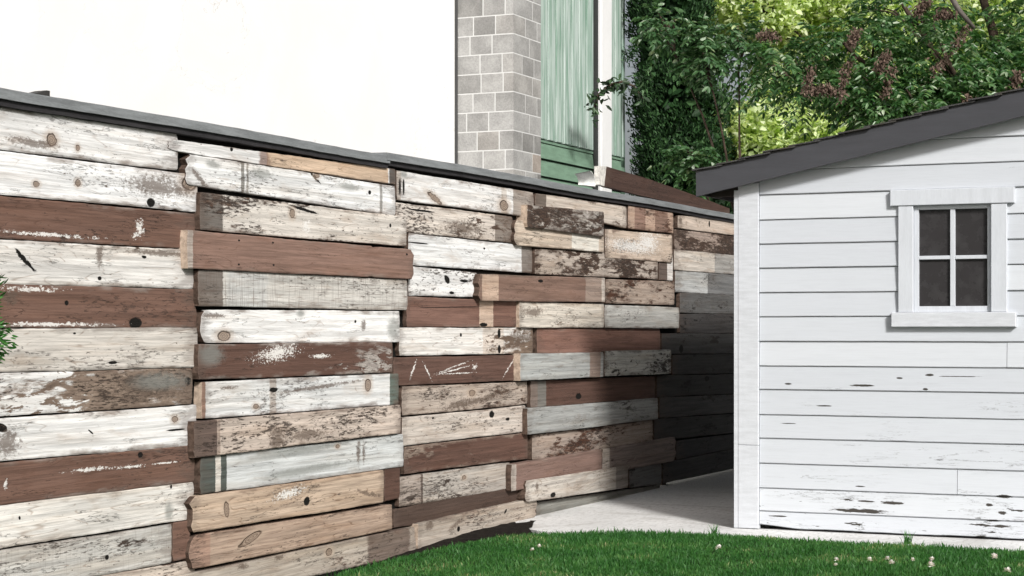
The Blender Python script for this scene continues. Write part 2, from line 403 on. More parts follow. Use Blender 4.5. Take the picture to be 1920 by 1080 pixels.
XL = 1.9   # how far the left boards run on past the frame
XR = 3.2
B = [
 # column A
 (0,334,201,252,279,319,.004,'white',1,dict(ext=(XL,0),spots=[(97,262,10,12,0,'knot'),(146,277,4,6,0,'knot'),(335,283,5,22,.5,'stain'),(60,268,55,9,0,'stain')])),
 (0,371,284,328,364,397,.006,'white',2,dict(ext=(XL,0),spots=[(283,380,8,9,0,'hole'),(146,343,5,7,0,'knot'),(68,345,6,6,0,'knot'),(355,344,14,14,0,'knot'),(300,350,60,22,0,'stain')],bites=[(330,390,.02,.006,-1)])),
 (0,366,367,402,446,466,.004,'brown',3,dict(ext=(XL,0),pl=.16,pr=.12,dirt=.5,spots=[(262,428,7,17,.2,'white'),(255,440,9,7,.5,'white'),(90,440,90,4,0,'white')],label='brown painted board with white splashes')),
 (0,363,450,469,531,541,.005,'cream',4,dict(ext=(XL,0),spots=[(47,488,25,5,-.62,'hole'),(187,476,7,24,0,'stain'),(187,522,4,4,0,'hole'),(270,482,5,3,0,'hole'),(300,475,70,6,0,'stain')])),
 (0,369,533,543,614,613,.004,'brown',5,dict(ext=(XL,0),spots=[(18,556,22,16,0,'stain'),(60,542,55,6,0,'white'),(254,606,13,11,0,'hole'),(125,568,4,5,0,'hole'),(90,608,110,4,0,'white')],label='dark brown board with half a knot hole at its lower edge')),
 (0,371,617,615,697,688,.006,'greyw',6,dict(ext=(XL,0),A=(.62,.57,.51),spots=[(212,680,9,3,0,'hole'),(140,625,3,2,0,'hole')])),
 (0,361,700,691,780,757,.004,'white',7,dict(ext=(XL,0),pl=.05,pr=.75,dirt=.6,spots=[(353,715,7,8,0,'hole'),(285,725,78,30,0,'stain'),(300,715,50,16,0,'grey')],label='board white at one end and blackened by peeling at the other')),
 (0,369,785,760,864,834,.003,'white',8,dict(ext=(XL,0),spots=[(4,802,12,8,-.3,'hole'),(15,830,24,30,0,'stain'),(170,810,6,2,-.5,'hole'),(328,786,6,6,0,'knot'),(330,806,18,2,0,'hole')])),
 (0,365,868,836,947,902,.005,'brown',9,dict(ext=(XL,0),spots=[(245,875,28,3,0,'white'),(170,880,40,4,0,'white'),(310,868,22,2,0,'white'),(10,908,4,9,0,'white'),(263,853,5,6,0,'hole')],label='chocolate brown board with scattered flecks of white paint')),
 (0,364,948,904,1027,972,.003,'cream',10,dict(ext=(XL,0),A=(.77,.735,.68),spots=[(317,958,8,18,0,'grey'),(37,971,2,4,.5,'hole'),(321,913,2,4,0,'hole')])),
 (0,323,1032,984,1110,1054,.004,'greyw',11,dict(ext=(XL,0),A=(.56,.54,.50),saw=.4,spots=[(201,1045,4,5,0,'hole')])),
 (324,356,982,977,1052,1045,.010,'brown',12,dict(label='short brown offcut at the end of a grey board')),
 (0,366,1113,1050,1190,1113,.002,'sap',13,dict(ext=(XL,0),A=(.60,.50,.41))),
 # column B
 (318,742,262,318,281,346,.010,'white',14,dict(rag=(1.5,.2),segs=[(500,728,(.62,.44,.29),1,.004),(487,505,(.25,.13,.09),.8,.02),(730,746,(.12,.11,.10),1,.003)],saw=.12,spots=[(434,280,3,4,0,'hole')],label='narrow top board with a long tan patch')),
 (350,742,289,350,345,403,.014,'cool',15,dict(rag=(2.5,.3),pl=.24,pr=.2,segs=[(452,458,(.27,.26,.24),1,.002),(462,466,(.40,.38,.35),1,.002),(712,717,(.34,.33,.31),1,.002)],spots=[(585,326,20,3,-.5,'hole'),(594,329,5,5,0,'knot'),(693,361,3,4,0,'hole'),(655,350,20,7,0,'grey'),(400,308,14,8,0,'grey'),(375,335,20,7,-.5,'stain'),(490,325,20,10,0,'grey')])),
 (375,763,361,407,430,461,.028,'weath',16,dict(A=(.68,.62,.55),pl=.40,pr=.28,segs=[(370,418,(.12,.10,.085),.9,.008)],spots=[(570,393,28,3,-.1,'hole'),(548,400,5,9,0,'knot'),(574,424,8,14,0,'white'),(732,423,2,4,0,'hole')],label='weathered board with a blackened left end')),
 (352,776,432,469,502,523,.045,'red',17,dict(pale=True,pl=.06,pr=.08,A=(.26,.158,.122),dirt=.22,segs=[(348,362,(.50,.42,.36),1,.002)],bites=[(706,466,.045,.016,1),(698,520,.02,.008,-1)],spots=[(448,451,2,2,0,'hole'),(512,455,2,2,0,'hole'),(448,496,2,2,0,'hole'),(513,497,2,2,0,'hole'),(763,477,2,2,0,'hole')],rag=(.2,1),label='thick terracotta brown board standing proud with a notch in its top edge')),
 (372,764,506,525,573,581,.030,'saw',18,dict(A=(.60,.57,.52),segs=[(370,418,(.15,.12,.10),.9,.005),(425,500,(.50,.52,.52),.5,.03)],pr=.22,label='saw marked grey board with a dark left end')),
 (375,750,581,584,642,641,.022,'white',19,dict(rag=(3,.2),pl=.22,pr=.06,spots=[(420,630,12,10,0,'knot'),(564,588,8,7,0,'grey'),(681,610,5,12,0,'stain'),(738,615,12,22,.2,'grey'),(666,603,2,3,0,'hole'),(400,592,25,5,0,'stain')])),
 (372,737,646,642,711,698,.032,'brownchip',20,dict(pl=.20,pr=.42,B=(.62,.58,.53),spots=[(520,662,42,15,.1,'white'),(395,665,22,22,0,'grey'),(600,668,20,4,0,'white')],label='dark brown board with a burst of chipped white paint')),
 (379,748,717,700,784,757,.022,'cool',21,dict(pale=True,segs=[(378,385,(.35,.20,.14),1,.003),(506,518,(.40,.32,.26),.7,.006),(731,750,(.125,.16,.135),1,.003)],spots=[(513,731,8,5,0,'hole'),(428,727,16,4,0,'stain'),(480,762,5,5,0,'knot'),(600,725,90,4,.05,'stain'),(690,722,6,12,.2,'knot')],label='pale board with a sage green painted end')),
 (364,752,791,759,858,811,.040,'weath',22,dict(A=(.56,.45,.37),pl=.16,pr=.22,dirt=.6,segs=[(360,407,(.15,.10,.08),1,.001),(407,413,(.40,.30,.24),1,.001)],spots=[(520,823,17,26,0,'stain'),(575,815,40,10,0,'stain')],label='speckled beige board with a brown block end')),
 (376,757,859,814,926,874,.022,'grey',23,dict(A=(.56,.58,.58),segs=[(374,404,(.085,.10,.088),1,.002),(404,414,(.62,.58,.52),1,.001),(414,425,(.085,.10,.088),1,.002)],spots=[(560,845,90,9,.03,'grey'),(570,882,80,8,.03,'grey'),(672,848,4,26,0,'stain'),(682,846,3,22,0,'stain'),(633,837,4,4,0,'knot')],label='silvery streaked board with a dark green end')),
 (359,720,933,882,999,941,.036,'warm',24,dict(rag=(2,.1),A=(.54,.39,.27),spots=[(575,940,6,9,.2,'hole'),(425,955,5,16,.2,'knot'),(540,925,30,10,.1,'white'),(690,925,25,5,-.2,'stain')],label='warm wood board with one big dark knot')),
 (721,750,878,874,940,934,.014,'dark',25,dict()),
 (358,736,1006,946,1068,992,.030,'warm',26,dict(rag=(3.5,.2),A=(.44,.30,.21),segs=[(355,394,(.40,.22,.15),.7,.003)],spots=[(470,1010,22,8,.25,'knot'),(640,960,30,3,.1,'stain')],label='warm brown board with a crumbling left end')),
 (240,780,1100,988,1150,1039,.030,'sap',27,dict(rag=(.3,2.0),A=(.44,.37,.30),segs=[(690,768,(.16,.11,.085),.9,.02)],spots=[(617,1035,6,7,0,'knot'),(455,1062,12,6,0,'stain'),(525,1045,12,5,0,'stain')])),
 # column C
 (744,1001,320,362,373,407,.010,'white',28,dict(segs=[(742,752,(.62,.56,.50),1,.002),(962,1003,(.30,.24,.19),.85,.006),(940,950,(.56,.47,.38),.6,.004)],spots=[(757,326,7,7,0,'grey'),(757,350,2,16,0,'hole'),(750,350,2,16,0,'hole'),(815,372,14,6,-.3,'knot'),(945,385,8,10,0,'knot')])),
 (742,962,380,407,432,455,.004,'weath',29,dict(A=(.68,.60,.52),pl=.20,pr=.55,segs=[(903,928,(.60,.52,.45),.8,.003),(928,965,(.20,.16,.13),.9,.003)],spots=[(870,428,35,14,0,'stain'),(790,395,26,2,0,'hole')])),
 (766,998,438,462,496,511,.003,'cool',30,dict(segs=[(978,1002,(.20,.16,.13),.9,.006)],pr=.35,spots=[(785,456,20,1.5,0,'hole'),(908,466,2,2,0,'hole')])),
 (766,895,499,512,554,556,.005,'chip',31,dict(pl=.12,pr=.12,spots=[(838,524,6,7,-.4,'hole'),(870,527,8,3,0,'hole'),(847,549,5,3,0,'hole')])),
 (763,969,556,565,612,612,.004,'red',32,dict(A=(.215,.118,.09),segs=[(899,925,(.62,.45,.33),.95,.003)],spots=[(907,609,8,4,0,'hole'),(850,576,60,.8,.02,'hole')],label='reddish brown board with a pale tan stripe')),
 (749,1000,615,615,666,662,.005,'cream',33,dict(pl=.06,pr=.60,segs=[(905,945,(.60,.45,.33),.5,.01)],spots=[(864,628,2,4,0,'hole'),(936,625,3,9,0,'hole'),(936,655,3,9,0,'hole'),(975,635,26,14,0,'stain')])),
 (738,969,671,666,723,712,.002,'dark',34,dict(A=(.13,.072,.055),spots=[(775,693,10,4,.9,'white'),(800,693,12,2,-.8,'white'),(850,688,30,1.5,.15,'white'),(850,694,34,1.5,.1,'white'),(860,700,32,1.2,0,'white'),(890,688,5,5,.4,'white'),(955,688,16,2,.6,'white')],label='dark brown board scribbled with white scratches')),
 (754,989,726,716,779,757,.005,'weath',35,dict(A=(.46,.37,.30),spots=[(885,737,6,6,0,'knot'),(900,750,50,6,.1,'stain'),(860,758,30,8,.1,'stain')])),
 (754,986,784,761,836,808,.008,'sap',36,dict(A=(.60,.52,.45),pl=.10,pr=.22,spots=[(922,777,5,7,0,'hole'),(952,786,4,3,0,'hole'),(812,784,2,2,0,'hole')])),
 (758,990,839,811,888,859,.003,'brownchip',37,dict(pl=.44,pr=.16,B=(.40,.32,.26))),
 (748,957,896,867,950,915,.006,'greyw',38,dict(segs=[(746,789,(.38,.30,.25),.8,.004),(789,793,(.15,.11,.09),1,.001)],A=(.45,.40,.35),spots=[(870,895,4,4,0,'knot')])),
 (738,985,956,904,990,950,.002,'dark',39,dict(A=(.085,.055,.043))),
 (784,1006,983,934,1031,970,.040,'sap',40,dict(rag=(.3,1.6),pale=True,A=(.45,.38,.31),spots=[(853,985,14,6,.3,'stain'),(860,992,3,5,0,'hole'),(805,985,9,9,0,'stain'),(948,959,3,3,.5,'hole')],label='protruding grey beige board at the foot of the fence')),
 # column D
 (1004,1175,363,387,386,427,.006,'cream',41,dict(segs=[(1000,1024,(.19,.15,.12),1,.003)],A=(.64,.55,.46),pr=.30,spots=[(1110,378,9,5,0,'stain')])),
 (1178,1263,386,400,427,437,.014,'rust',42,dict(segs=[(1190,1210,(.22,.11,.08),.7,.008),(1228,1252,(.17,.085,.06),.7,.008)],A=(.50,.33,.23),label='short rusty brown block near the fence top')),
 (989,1133,384,398,425,443,.055,'weathdk',43,dict(pale=True,A=(.46,.42,.37),segs=[(1016,1020,(.60,.55,.50),1,.001),(1100,1103,(.60,.55,.50),1,.001)],label='thick grey weathered block standing proud of the fence')),
 (966,1133,412,436,459,472,.030,'cream',44,dict(rag=(2,.2),A=(.62,.50,.38),segs=[(1072,1123,(.78,.75,.66),.9,.004)])),
 (1135,1261,430,441,482,492,.020,'chip',45,dict(A=(.62,.48,.36),pl=.18,pr=.25,spots=[(1185,462,48,14,0,'white'),(1215,455,22,22,0,'white')],label='splintered board with thick peeling white paint')),
 (1003,1234,467,478,513,523,.012,'weathdk',46,dict(A=(.48,.40,.33))),
 (1236,1262,476,478,524,526,.006,'cream',47,dict(segs=[(1234,1251,(.15,.11,.09),1,.002)])),
 (899,1135,514,522,563,566,.045,'red',48,dict(A=(.24,.15,.115),rag=(2,.2),segs=[(904,935,(.55,.38,.27),1,.003),(1098,1128,(.40,.31,.25),.7,.008),(1128,1137,(.66,.58,.50),1,.003)],spots=[(1014,527,5,3,0,'hole'),(960,516,70,3,0,'stain')],label='proud terracotta board with a tan left end')),
 (1136,1265,524,528,568,571,.040,'rust',49,dict(A=(.46,.35,.27),label='rusty streaked board end')),
 (974,1133,566,571,613,614,.028,'cream',50,dict(A=(.70,.63,.53),pale=True,spots=[(1000,585,22,10,0,'stain')])),
 (1134,1274,572,577,614,615,.034,'cool',51,dict(A=(.58,.57,.53))),
 (1007,1238,616,617,662,660,.010,'red',52,dict(A=(.23,.125,.096),pr=.12,label='brick red painted board')),
 (976,1132,664,661,713,706,.050,'grey',53,dict(A=(.40,.42,.41),pale=True,segs=[(1106,1126,(.28,.17,.12),.8,.008)],label='proud light grey board at mid height')),
 (1134,1259,659,656,705,700,.045,'weath',54,dict(A=(.52,.52,.48),B=(.12,.12,.11))),
 (995,1228,715,706,764,746,.008,'dark',55,dict(A=(.12,.066,.050),segs=[(990,1008,(.24,.19,.16),.8,.005),(1008,1024,(.20,.20,.18),.8,.005)],spots=[(1085,743,6,6,0,'hole')])),
 (989,1234,767,747,815,785,.045,'grey',56,dict(A=(.33,.34,.33),pr=.40,label='dull grey board standing proud beside the concrete path')),
 (998,1224,817,788,863,829,.014,'rust',57,dict(A=(.42,.33,.27))),
 (959,1129,872,843,920,890,.045,'red',58,dict(A=(.22,.14,.115),segs=[(955,968,(.42,.36,.31),1,.004)],dirt=.4)),
 (1130,1267,843,820,889,863,.043,'greyw',59,dict(rag=(.3,2),A=(.24,.19,.17),segs=[(1128,1143,(.48,.42,.36),.9,.005)])),
 (986,1178,903,873,941,914,.060,'cream',60,dict(rag=(2.5,.5),A=(.52,.47,.41),segs=[(1155,1182,(.22,.19,.17),.8,.01)],spots=[(1037,928,5,5,0,'hole'),(1007,912,3,8,0,'stain')],label='short cream board low down with a rough broken end')),
 (1180,1241,873,869,914,907,.030,'chargrey',61,dict()),
 (1006,1238,943,909,969,914,.010,'greyw',62,dict(A=(.22,.22,.20))),
 # column E: boards darkened to paint in the shade beside the shed
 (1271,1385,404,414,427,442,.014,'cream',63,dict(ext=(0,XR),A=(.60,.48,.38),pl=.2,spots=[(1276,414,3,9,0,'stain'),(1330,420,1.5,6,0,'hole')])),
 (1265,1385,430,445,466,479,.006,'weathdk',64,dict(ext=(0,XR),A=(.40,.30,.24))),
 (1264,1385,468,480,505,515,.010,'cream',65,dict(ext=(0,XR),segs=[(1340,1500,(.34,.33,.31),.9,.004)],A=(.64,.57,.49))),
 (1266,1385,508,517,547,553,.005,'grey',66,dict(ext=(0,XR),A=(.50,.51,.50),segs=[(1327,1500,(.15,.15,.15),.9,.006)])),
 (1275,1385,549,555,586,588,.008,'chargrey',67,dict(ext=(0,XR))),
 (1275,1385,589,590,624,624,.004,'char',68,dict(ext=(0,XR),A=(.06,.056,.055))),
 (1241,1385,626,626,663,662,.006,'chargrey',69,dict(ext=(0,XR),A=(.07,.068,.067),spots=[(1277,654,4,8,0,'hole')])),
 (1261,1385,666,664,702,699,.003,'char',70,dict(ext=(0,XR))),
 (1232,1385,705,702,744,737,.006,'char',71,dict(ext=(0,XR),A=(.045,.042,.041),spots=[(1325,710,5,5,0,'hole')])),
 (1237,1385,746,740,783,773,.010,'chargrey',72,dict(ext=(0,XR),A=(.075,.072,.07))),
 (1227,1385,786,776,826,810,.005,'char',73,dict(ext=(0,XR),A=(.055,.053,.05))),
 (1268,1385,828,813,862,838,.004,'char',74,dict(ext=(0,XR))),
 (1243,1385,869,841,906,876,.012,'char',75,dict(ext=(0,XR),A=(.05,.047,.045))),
]
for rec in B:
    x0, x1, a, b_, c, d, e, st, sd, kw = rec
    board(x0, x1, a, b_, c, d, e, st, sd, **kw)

uL = fence_uz(0, 300, .03)[0] - XL; uR = fence_uz(1385, 600, .03)[0] + XR
mb = MB(); mb.box(uL, -7.2, .0, .03, -.02, 2.10); mb.box(-7.2, uR, .0, .03, .03, 2.12)
mb.build('backing_panel', BACK, fence)
postm = simple_mat('post_wood', (.10, .085, .07), .9, .3, 8, .1, stretch=(6, 6, 1))
for u in (-11.2, -9.3, -7.45, -5.55, -3.7, -1.8, .1, 2.0):
    mb = MB(); mb.box(u - .045, u + .045, .035, .125, -.25, 2.12); mb.build('post', postm, fence)
for u in (-7.72, -6.35, -5.35, -4.55):
    mb = MB(); mb.box(u - .05, u + .05, -.035, .03, -.22, .02 if u > -6 else -.02); mb.build('foot_block', simple_mat('foot_block', (.16, .14, .12), .9, .3, 20, .1), fence)
# cap: grey board with a dark strip below it, in two lengths
capm = simple_mat('cap_grey', (.20, .212, .218), .7, .22, 5, .3, bmp=.3, stretch=(1, 1, 9))
capd = simple_mat('cap_dark_strip', (.028, .026, .028), .7, .3, 6, .3, stretch=(1, 1, 6))
uj = fence_uz(731, 300, .06)[0]
def capz(px, py, off): return fence_uz(px, py, off)[1]
for (ua, ub, zt0, zt1, th) in ((uL, uj, 2.148, 2.160, 0), (uj - .04, uR, 2.176, 2.196, .004)):
    mb = MB(); n = 60; V_ = []
    for i in range(n + 1):
        s = i / n; u = ua + (ub - ua) * s; zt = zt0 + (zt1 - zt0) * s + math.sin(u * 2.1) * .003 + random.uniform(-1, 1) * .0012
        V_.append((u, zt))
    vs = []; fs = []
    for (u, zt) in V_:
        y = -.062 - th
        vs += [(u, y, zt - .042), (u, y, zt - .003), (u, y + .004, zt), (u, .16, zt + .004), (u, .16, zt - .042)]
    for i in range(n):
        for k in range(5):
            a = i * 5 + k; b2 = i * 5 + (k + 1) % 5; fs.append((a, a + 5, b2 + 5, b2))
    fs += [(4, 3, 2, 1, 0), tuple(n * 5 + k for k in range(5))]
    obj('cap_board', vs, fs, capm, fence)
    mb = MB(); zz = zt0 - .0415
    vs = []; fs = []
    for (u, zt) in V_: vs += [(u, -.048, zt - .068), (u, -.048, zt - .0425), (u, .0, zt - .0425), (u, .0, zt - .068)]
    for i in range(n):
        for k in range(4):
            a = i * 4 + k; b2 = i * 4 + (k + 1) % 4; fs.append((a, a + 4, b2 + 4, b2))
    fs += [(3, 2, 1, 0), tuple(n * 4 + k for k in range(4))]
    obj('cap_strip', vs, fs, capd, fence)

# small dark bracket standing on the cap, at the left
u1, z1 = fence_uz(56, 186, -.05); u2, z2 = fence_uz(90, 176, -.05)
mb = MB(); mb.prism([(u1, 2.14), (u2, 2.14), (u2, z2 + .012), (u2 - .02, z2 + .012), (u1, 2.165)], .04, .10); mb.box(u2 - .014, u2 - .006, .036, .04, 2.15, z2 + .01)
br = mb.build('cap_bracket', simple_mat('bracket_dark', (.04, .038, .036), .6), None, P0, FROT); tag(br, 'small dark wedge shaped bracket on the grey fence cap at the far left', 'bracket')

# brown plank lying along the cap near the shed, its pale end, and the bent flashing
def fplank(name, pts, off, th, mat, label=None, cat=None, parent=None, ends=END):
    uz = [fence_uz(px, py, off) for px, py in pts]
    cu = sum(p[0] for p in uz) / len(uz); cz = sum(p[1] for p in uz) / len(uz)
    loc = P0 + D * cu + N * off + Vector((0, 0, cz))
    n = len(uz)
    vs = [(u - cu, 0, z - cz) for u, z in uz] + [(u - cu, th, z - cz) for u, z in uz]
    fs = [tuple(range(n)), tuple(range(2*n-1, n-1, -1))] + [(i, i+n, (i+1)%n+n, (i+1)%n) for i in range(n)]
    us = [u for u, z in uz]; z_ = [z for u, z in uz]
    uv = [((u - min(us)) / (max(us) - min(us)), .3 + .4 * (z - min(z_)) / (max(z_) - min(z_))) for u, z in uz] * 2
    return loc, vs, fs, uv
rootp = empty('leaning_plank', (0,0,0), 0, 'long dark brown plank with a white end resting on the fence cap beside the shed', 'plank')
loc, vs, fs, uv = fplank('plank', [(1135,350),(1200,366),(1368,404),(1368,391),(1340,380),(1280,358),(1215,335),(1137,312)], -.02, .035, None)
rootp.location = P0 + D * (-2.6) + Vector((0, 0, 2.2)); rootp.rotation_euler = (0, 0, FROT)
base = rootp.location
def toloc(l):
    d_ = l - base; return (d_.dot(D), -d_.dot(N), d_.z)
obj('plank_board', vs, fs, wood_mat('plank_brown', 'dark', 91, A=(.080, .046, .036), B=(.15,.11,.09), pl=.2, pr=.2, dirt=.5), rootp, toloc(loc), uv=uv)
loc, vs, fs, uv = fplank('cap', [(1124,346),(1133,349),(1137,312),(1124,311)], -.018, .04, None)
obj('painted_end', vs, fs, simple_mat('chipped_white', (.62, .60, .56), .7, .3, 30), rootp, toloc(loc))
mb = MB(); fl = []
for i in range(9):
    a = -.2 + i * .33; r = .055
    fl.append((math.cos(a) * r * 1.4, math.sin(a) * r * .8))
n = len(fl)
vs = [(x, 0, z) for x, z in fl] + [(x * .7, .12, z * .7) for x, z in fl] + [(x * .9, 0, z * .9) for x, z in fl] + [(x * .62, .12, z * .62) for x, z in fl]
fs = []
for i in range(n - 1): fs += [(i, i+1, n+i+1, n+i), (2*n+i, 3*n+i, 3*n+i+1, 2*n+i+1), (i, 2*n+i, 2*n+i+1, i+1), (n+i, n+i+1, 3*n+i+1, 3*n+i)]
u_, z_ = fence_uz(1110, 336, .03)
fo = obj('metal_flashing', vs, fs, simple_mat('flashing_white', (.7, .7, .68), .45, .2, 20), None, P0 + D * u_ + N * .03 + Vector((0, 0, z_)), (0, .6, FROT))
tag(fo, 'curl of bent white metal flashing on the fence cap below the downspout', 'flashing')

# ------------------------------------------------------------------ GROUND
soil = simple_mat('soil', (.055, .042, .03), .95, .4, 3, .1, bmp=.6)
def make_concrete():
    m, t, b = mat_new('concrete')
    tc = t.node('ShaderNodeTexCoord'); O = tc.outputs['Object']
    a = t.noise(O, 1.3, 5, .6); c = t.noise(t.scale(O, (1, 2.5, 1)), 14, 8, .7); d = t.noise(O, 85, 4, .7)
    col = t.mix(t.step(a, .35, .65), (.64, .64, .635, 1), (.76, .76, .755, 1))
    col = t.mix(t.math('MULTIPLY', t.step(c, .48, .66), .60), col, (.38, .37, .355, 1))
    col = t.mix(t.math('MULTIPLY', t.step(d, .52, .7), .35), col, (.28, .27, .26, 1))
    # the rougher, darker slab further back in the passage
    x, y, z = t.sep(O)
    jl = t.math('MULTIPLY', t.step(t.math('ABSOLUTE', t.math('ADD', t.math('ADD', x, 3.35), t.math('MULTIPLY', c, .02))), .004, .010, 1, 0), .7); col = t.mix(jl, col, (.10, .095, .085, 1))
    st = t.step(t.math('ADD', t.noise(t.scale(O, (2.2, 2.2, 1)), 1, 6, .6, .6), 0), .56, .66); col = t.mix(t.math('MULTIPLY', st, .30), col, (.33, .31, .28, 1))
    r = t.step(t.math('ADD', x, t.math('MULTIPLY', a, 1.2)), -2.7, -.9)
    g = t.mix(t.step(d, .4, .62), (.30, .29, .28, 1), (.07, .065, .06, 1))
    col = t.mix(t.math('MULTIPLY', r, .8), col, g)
    t.l.new(col, b.inputs['Base Color']); b.inputs['Roughness'].default_value = .85
    h = t.math('ADD', t.math('MULTIPLY', c, .6), d); bump(t, b, h, .6, .006)
    return m
def fw(u, v, z=0): return P0 + D * u + N * v + Vector((0, 0, z))
G = 60
o = obj('ground', [(-300,-60,-.26),(300,-60,-.26),(300,500,-.26),(-300,500,-.26)], [(0,1,2,3)], soil); tag(o, kind='structure')
mb = MB(); 
sl = [(-5.0, .25), (-5.0, -.05), (-5.25, -.4), (-5.75, -1.6), (-5.9, -8), (9, -8), (9, .25)]
mb.add([(x, y, 0) for x, y in sl] + [(x, y, -.2) for x, y in sl], [tuple(range(7)), tuple(range(13, 6, -1))] + [(i, i + 7, (i + 1) % 7 + 7, (i + 1) % 7) for i in range(7)])
o = mb.build('concrete_path', make_concrete(), None, P0, FROT); tag(o, kind='structure')
def lawn_z(u):   # the lawn falls away towards the near end of the fence
    s = np.clip((-5.2 - u) / 2.4, 0, 1); return .008 - .085 * (s * s * (3 - 2 * s))
edge_px = [(560,1090),(640,1072),(700,1057),(780,1036),(860,1019),(930,1006),(990,1000),(1070,997),(1150,996),(1280,999),(1390,1003),(1540,1012),(1740,1022),(1920,1031),(2300,1046),(3600,1080)]
def edge_pt(px, py):
    z = 0.0
    for _ in range(6):
        p = ground_pt(px, py, z + .02); z = float(lawn_z((p - P0).dot(D)))
    return p
edge = [edge_pt(px, py) for px, py in edge_px]
EX = np.array([p.x for p in edge]); EY = np.array([p.y for p in edge])
# near the fence the border follows the fence
def edge_y(x): return np.interp(x, EX, EY)
def in_lawn(X, Y, pad=0.0):
    v = (X - P0.x) * N.x + (Y - P0.y) * N.y
    return (Y < edge_y(X) + pad) & (v > .10 - pad)
gx = np.concatenate([np.linspace(-7, -1.2, 30), np.linspace(-1.1, 4, 90), np.linspace(4.1, 14, 20)]); tt = np.concatenate([np.linspace(0, .08, 14)[:-1], np.linspace(.08, 1, 40)])
V = []; 
for x in gx:
    yf = min(float(edge_y(x)), P0.y + ((-.16) * 1.0 + (x - P0.x) * N.x) / -N.y if True else 0)
    # keep out of the fence: v > .12
    vmax = P0.y + ((x - P0.x) * N.x - .035) / (-N.y)
    y1 = min(float(edge_y(x)) - .01, vmax)
    y1 += random.uniform(-.008, .008)
    for q in tt:
        y = y1 + (-2.0 - y1) * q
        u = (x - P0.x) * D.x + (y - P0.y) * D.y
        z = float(lawn_z(u)) + (.010 if q > 0 else -.004) + .006 * math.sin(x * 3.1) * math.sin(y * 2.3)
        V.append((x, y, z))
nt = len(tt); Fc = [(i*nt+j, i*nt+j+1, (i+1)*nt+j+1, (i+1)*nt+j) for i in range(len(gx)-1) for j in range(nt-1)]
thatch = simple_mat('lawn_base', (.022, .045, .012), .95, .4, 8, .1, bmp=.5)
o = obj('lawn_ground', V, Fc, thatch); tag(o, kind='structure')
sb_v = []; sb_f = []; nn = 70
for i in range(nn + 1):
    u = -11.5 + (11.5 - 4.72) * i / nn; z = float(lawn_z(u)) - .004
    for v in (-.3, .0, .1, .16 + .16 * min(1, max(0, (-4.75 - u) / .4)) + .45 * min(1, max(0, (-5.2 - u) / .8))): sb_v.append(tuple(fw(u, v, z + random.uniform(-.006, .004))))
for i in range(nn):
    for k in range(3): sb_f.append((i*4+k, i*4+k+1, (i+1)*4+k+1, (i+1)*4+k))
o = obj('soil_bed', sb_v, sb_f, simple_mat('dark_soil', (.016, .013, .011), .95, .5, 30, .1, bmp=.8)); tag(o, kind='structure')
# blades
def foliage_mat(name, cols, rough=.45, trans=.25, spec=.35, patch=False):
    m, t, b = mat_new(name)
    g = t.node('ShaderNodeNewGeometry'); r = g.outputs['Random Per Island']
    cr = t.node('ShaderNodeValToRGB'); e = cr.color_ramp.elements
    while len(e) < len(cols): e.new(.5)
    for i, (p, c) in enumerate(cols): e[i].position = p; e[i].color = (*c, 1)
    if patch:
        O = t.node('ShaderNodeTexCoord').outputs['Object']; pn = t.noise(O, 2.3, 5, .6); r = t.math('ADD', t.math('MULTIPLY', r, .62), t.step(pn, .38, .64, 0, .42))
    t.put(cr.inputs[0], r)
    t.l.new(cr.outputs[0], b.inputs['Base Color']); b.inputs['Roughness'].default_value = rough; b.inputs['Specular IOR Level'].default_value = spec
    tr = t.node('ShaderNodeBsdfTranslucent'); t.l.new(t.mix(1.0, cr.outputs[0], (1.5, 1.6, .8, 1), 'MULTIPLY'), tr.inputs['Color'])
    mx = t.node('ShaderNodeMixShader'); mx.inputs[0].default_value = trans
    t.l.new(b.outputs[0], mx.inputs[1]); t.l.new(tr.outputs[0], mx.inputs[2])
    t.l.new(mx.outputs[0], m.node_tree.nodes['Material Output'].inputs['Surface'])
    return m
grassm = foliage_mat('grass_blades', [(0, (.018, .085, .016)), (.5, (.036, .135, .025)), (.85, (.075, .19, .045)), (.94, (.16, .24, .08)), (1, (.34, .33, .17))], .55, .3, .35, True)
def blades(n, x0, x1, y0, y1, hmin, hmax, w):
    X = rng.uniform(x0, x1, n); Y = rng.uniform(y0, y1, n)
    pad = rng.normal(0, .012, n)
    k = (Y < edge_y(X) + pad) & (((X - P0.x) * N.x + (Y - P0.y) * N.y) > .03)
    X, Y = X[k], Y[k]; n = len(X)
    u = (X - P0.x) * D.x + (Y - P0.y) * D.y
    Z = lawn_z(u) + .008
    patch = .5 + .5 * np.sin(X * 5.3 + 1.7 * np.sin(Y * 4.1)) * np.sin(Y * 6.1 + X * 2.2)
    h = rng.uniform(hmin, hmax, n) * (.8 + .45 * patch); a = rng.uniform(0, 2 * np.pi, n)
    le = rng.uniform(.1, .8, n) * h; la = rng.uniform(0, 2 * np.pi, n)
    ca, sa = np.cos(a) * w, np.sin(a) * w
    V = np.zeros((n, 5, 3))
    V[:, 0] = np.c_[X - ca, Y - sa, Z - .004]; V[:, 1] = np.c_[X + ca, Y + sa, Z - .004]
    mx, my = X + np.cos(la) * le * .4, Y + np.sin(la) * le * .4
    V[:, 2] = np.c_[mx + ca * .8, my + sa * .8, Z + h * .6]; V[:, 3] = np.c_[mx - ca * .8, my - sa * .8, Z + h * .6]
    V[:, 4] = np.c_[X + np.cos(la) * le, Y + np.sin(la) * le, Z + h]
    return V
def tri5(V):
    n = len(V); b = np.arange(n) * 5
    Fc = np.concatenate([np.c_[b, b+1, b+2], np.c_[b, b+2, b+3], np.c_[b+3, b+2, b+4]])
    return V.reshape(-1, 3), Fc
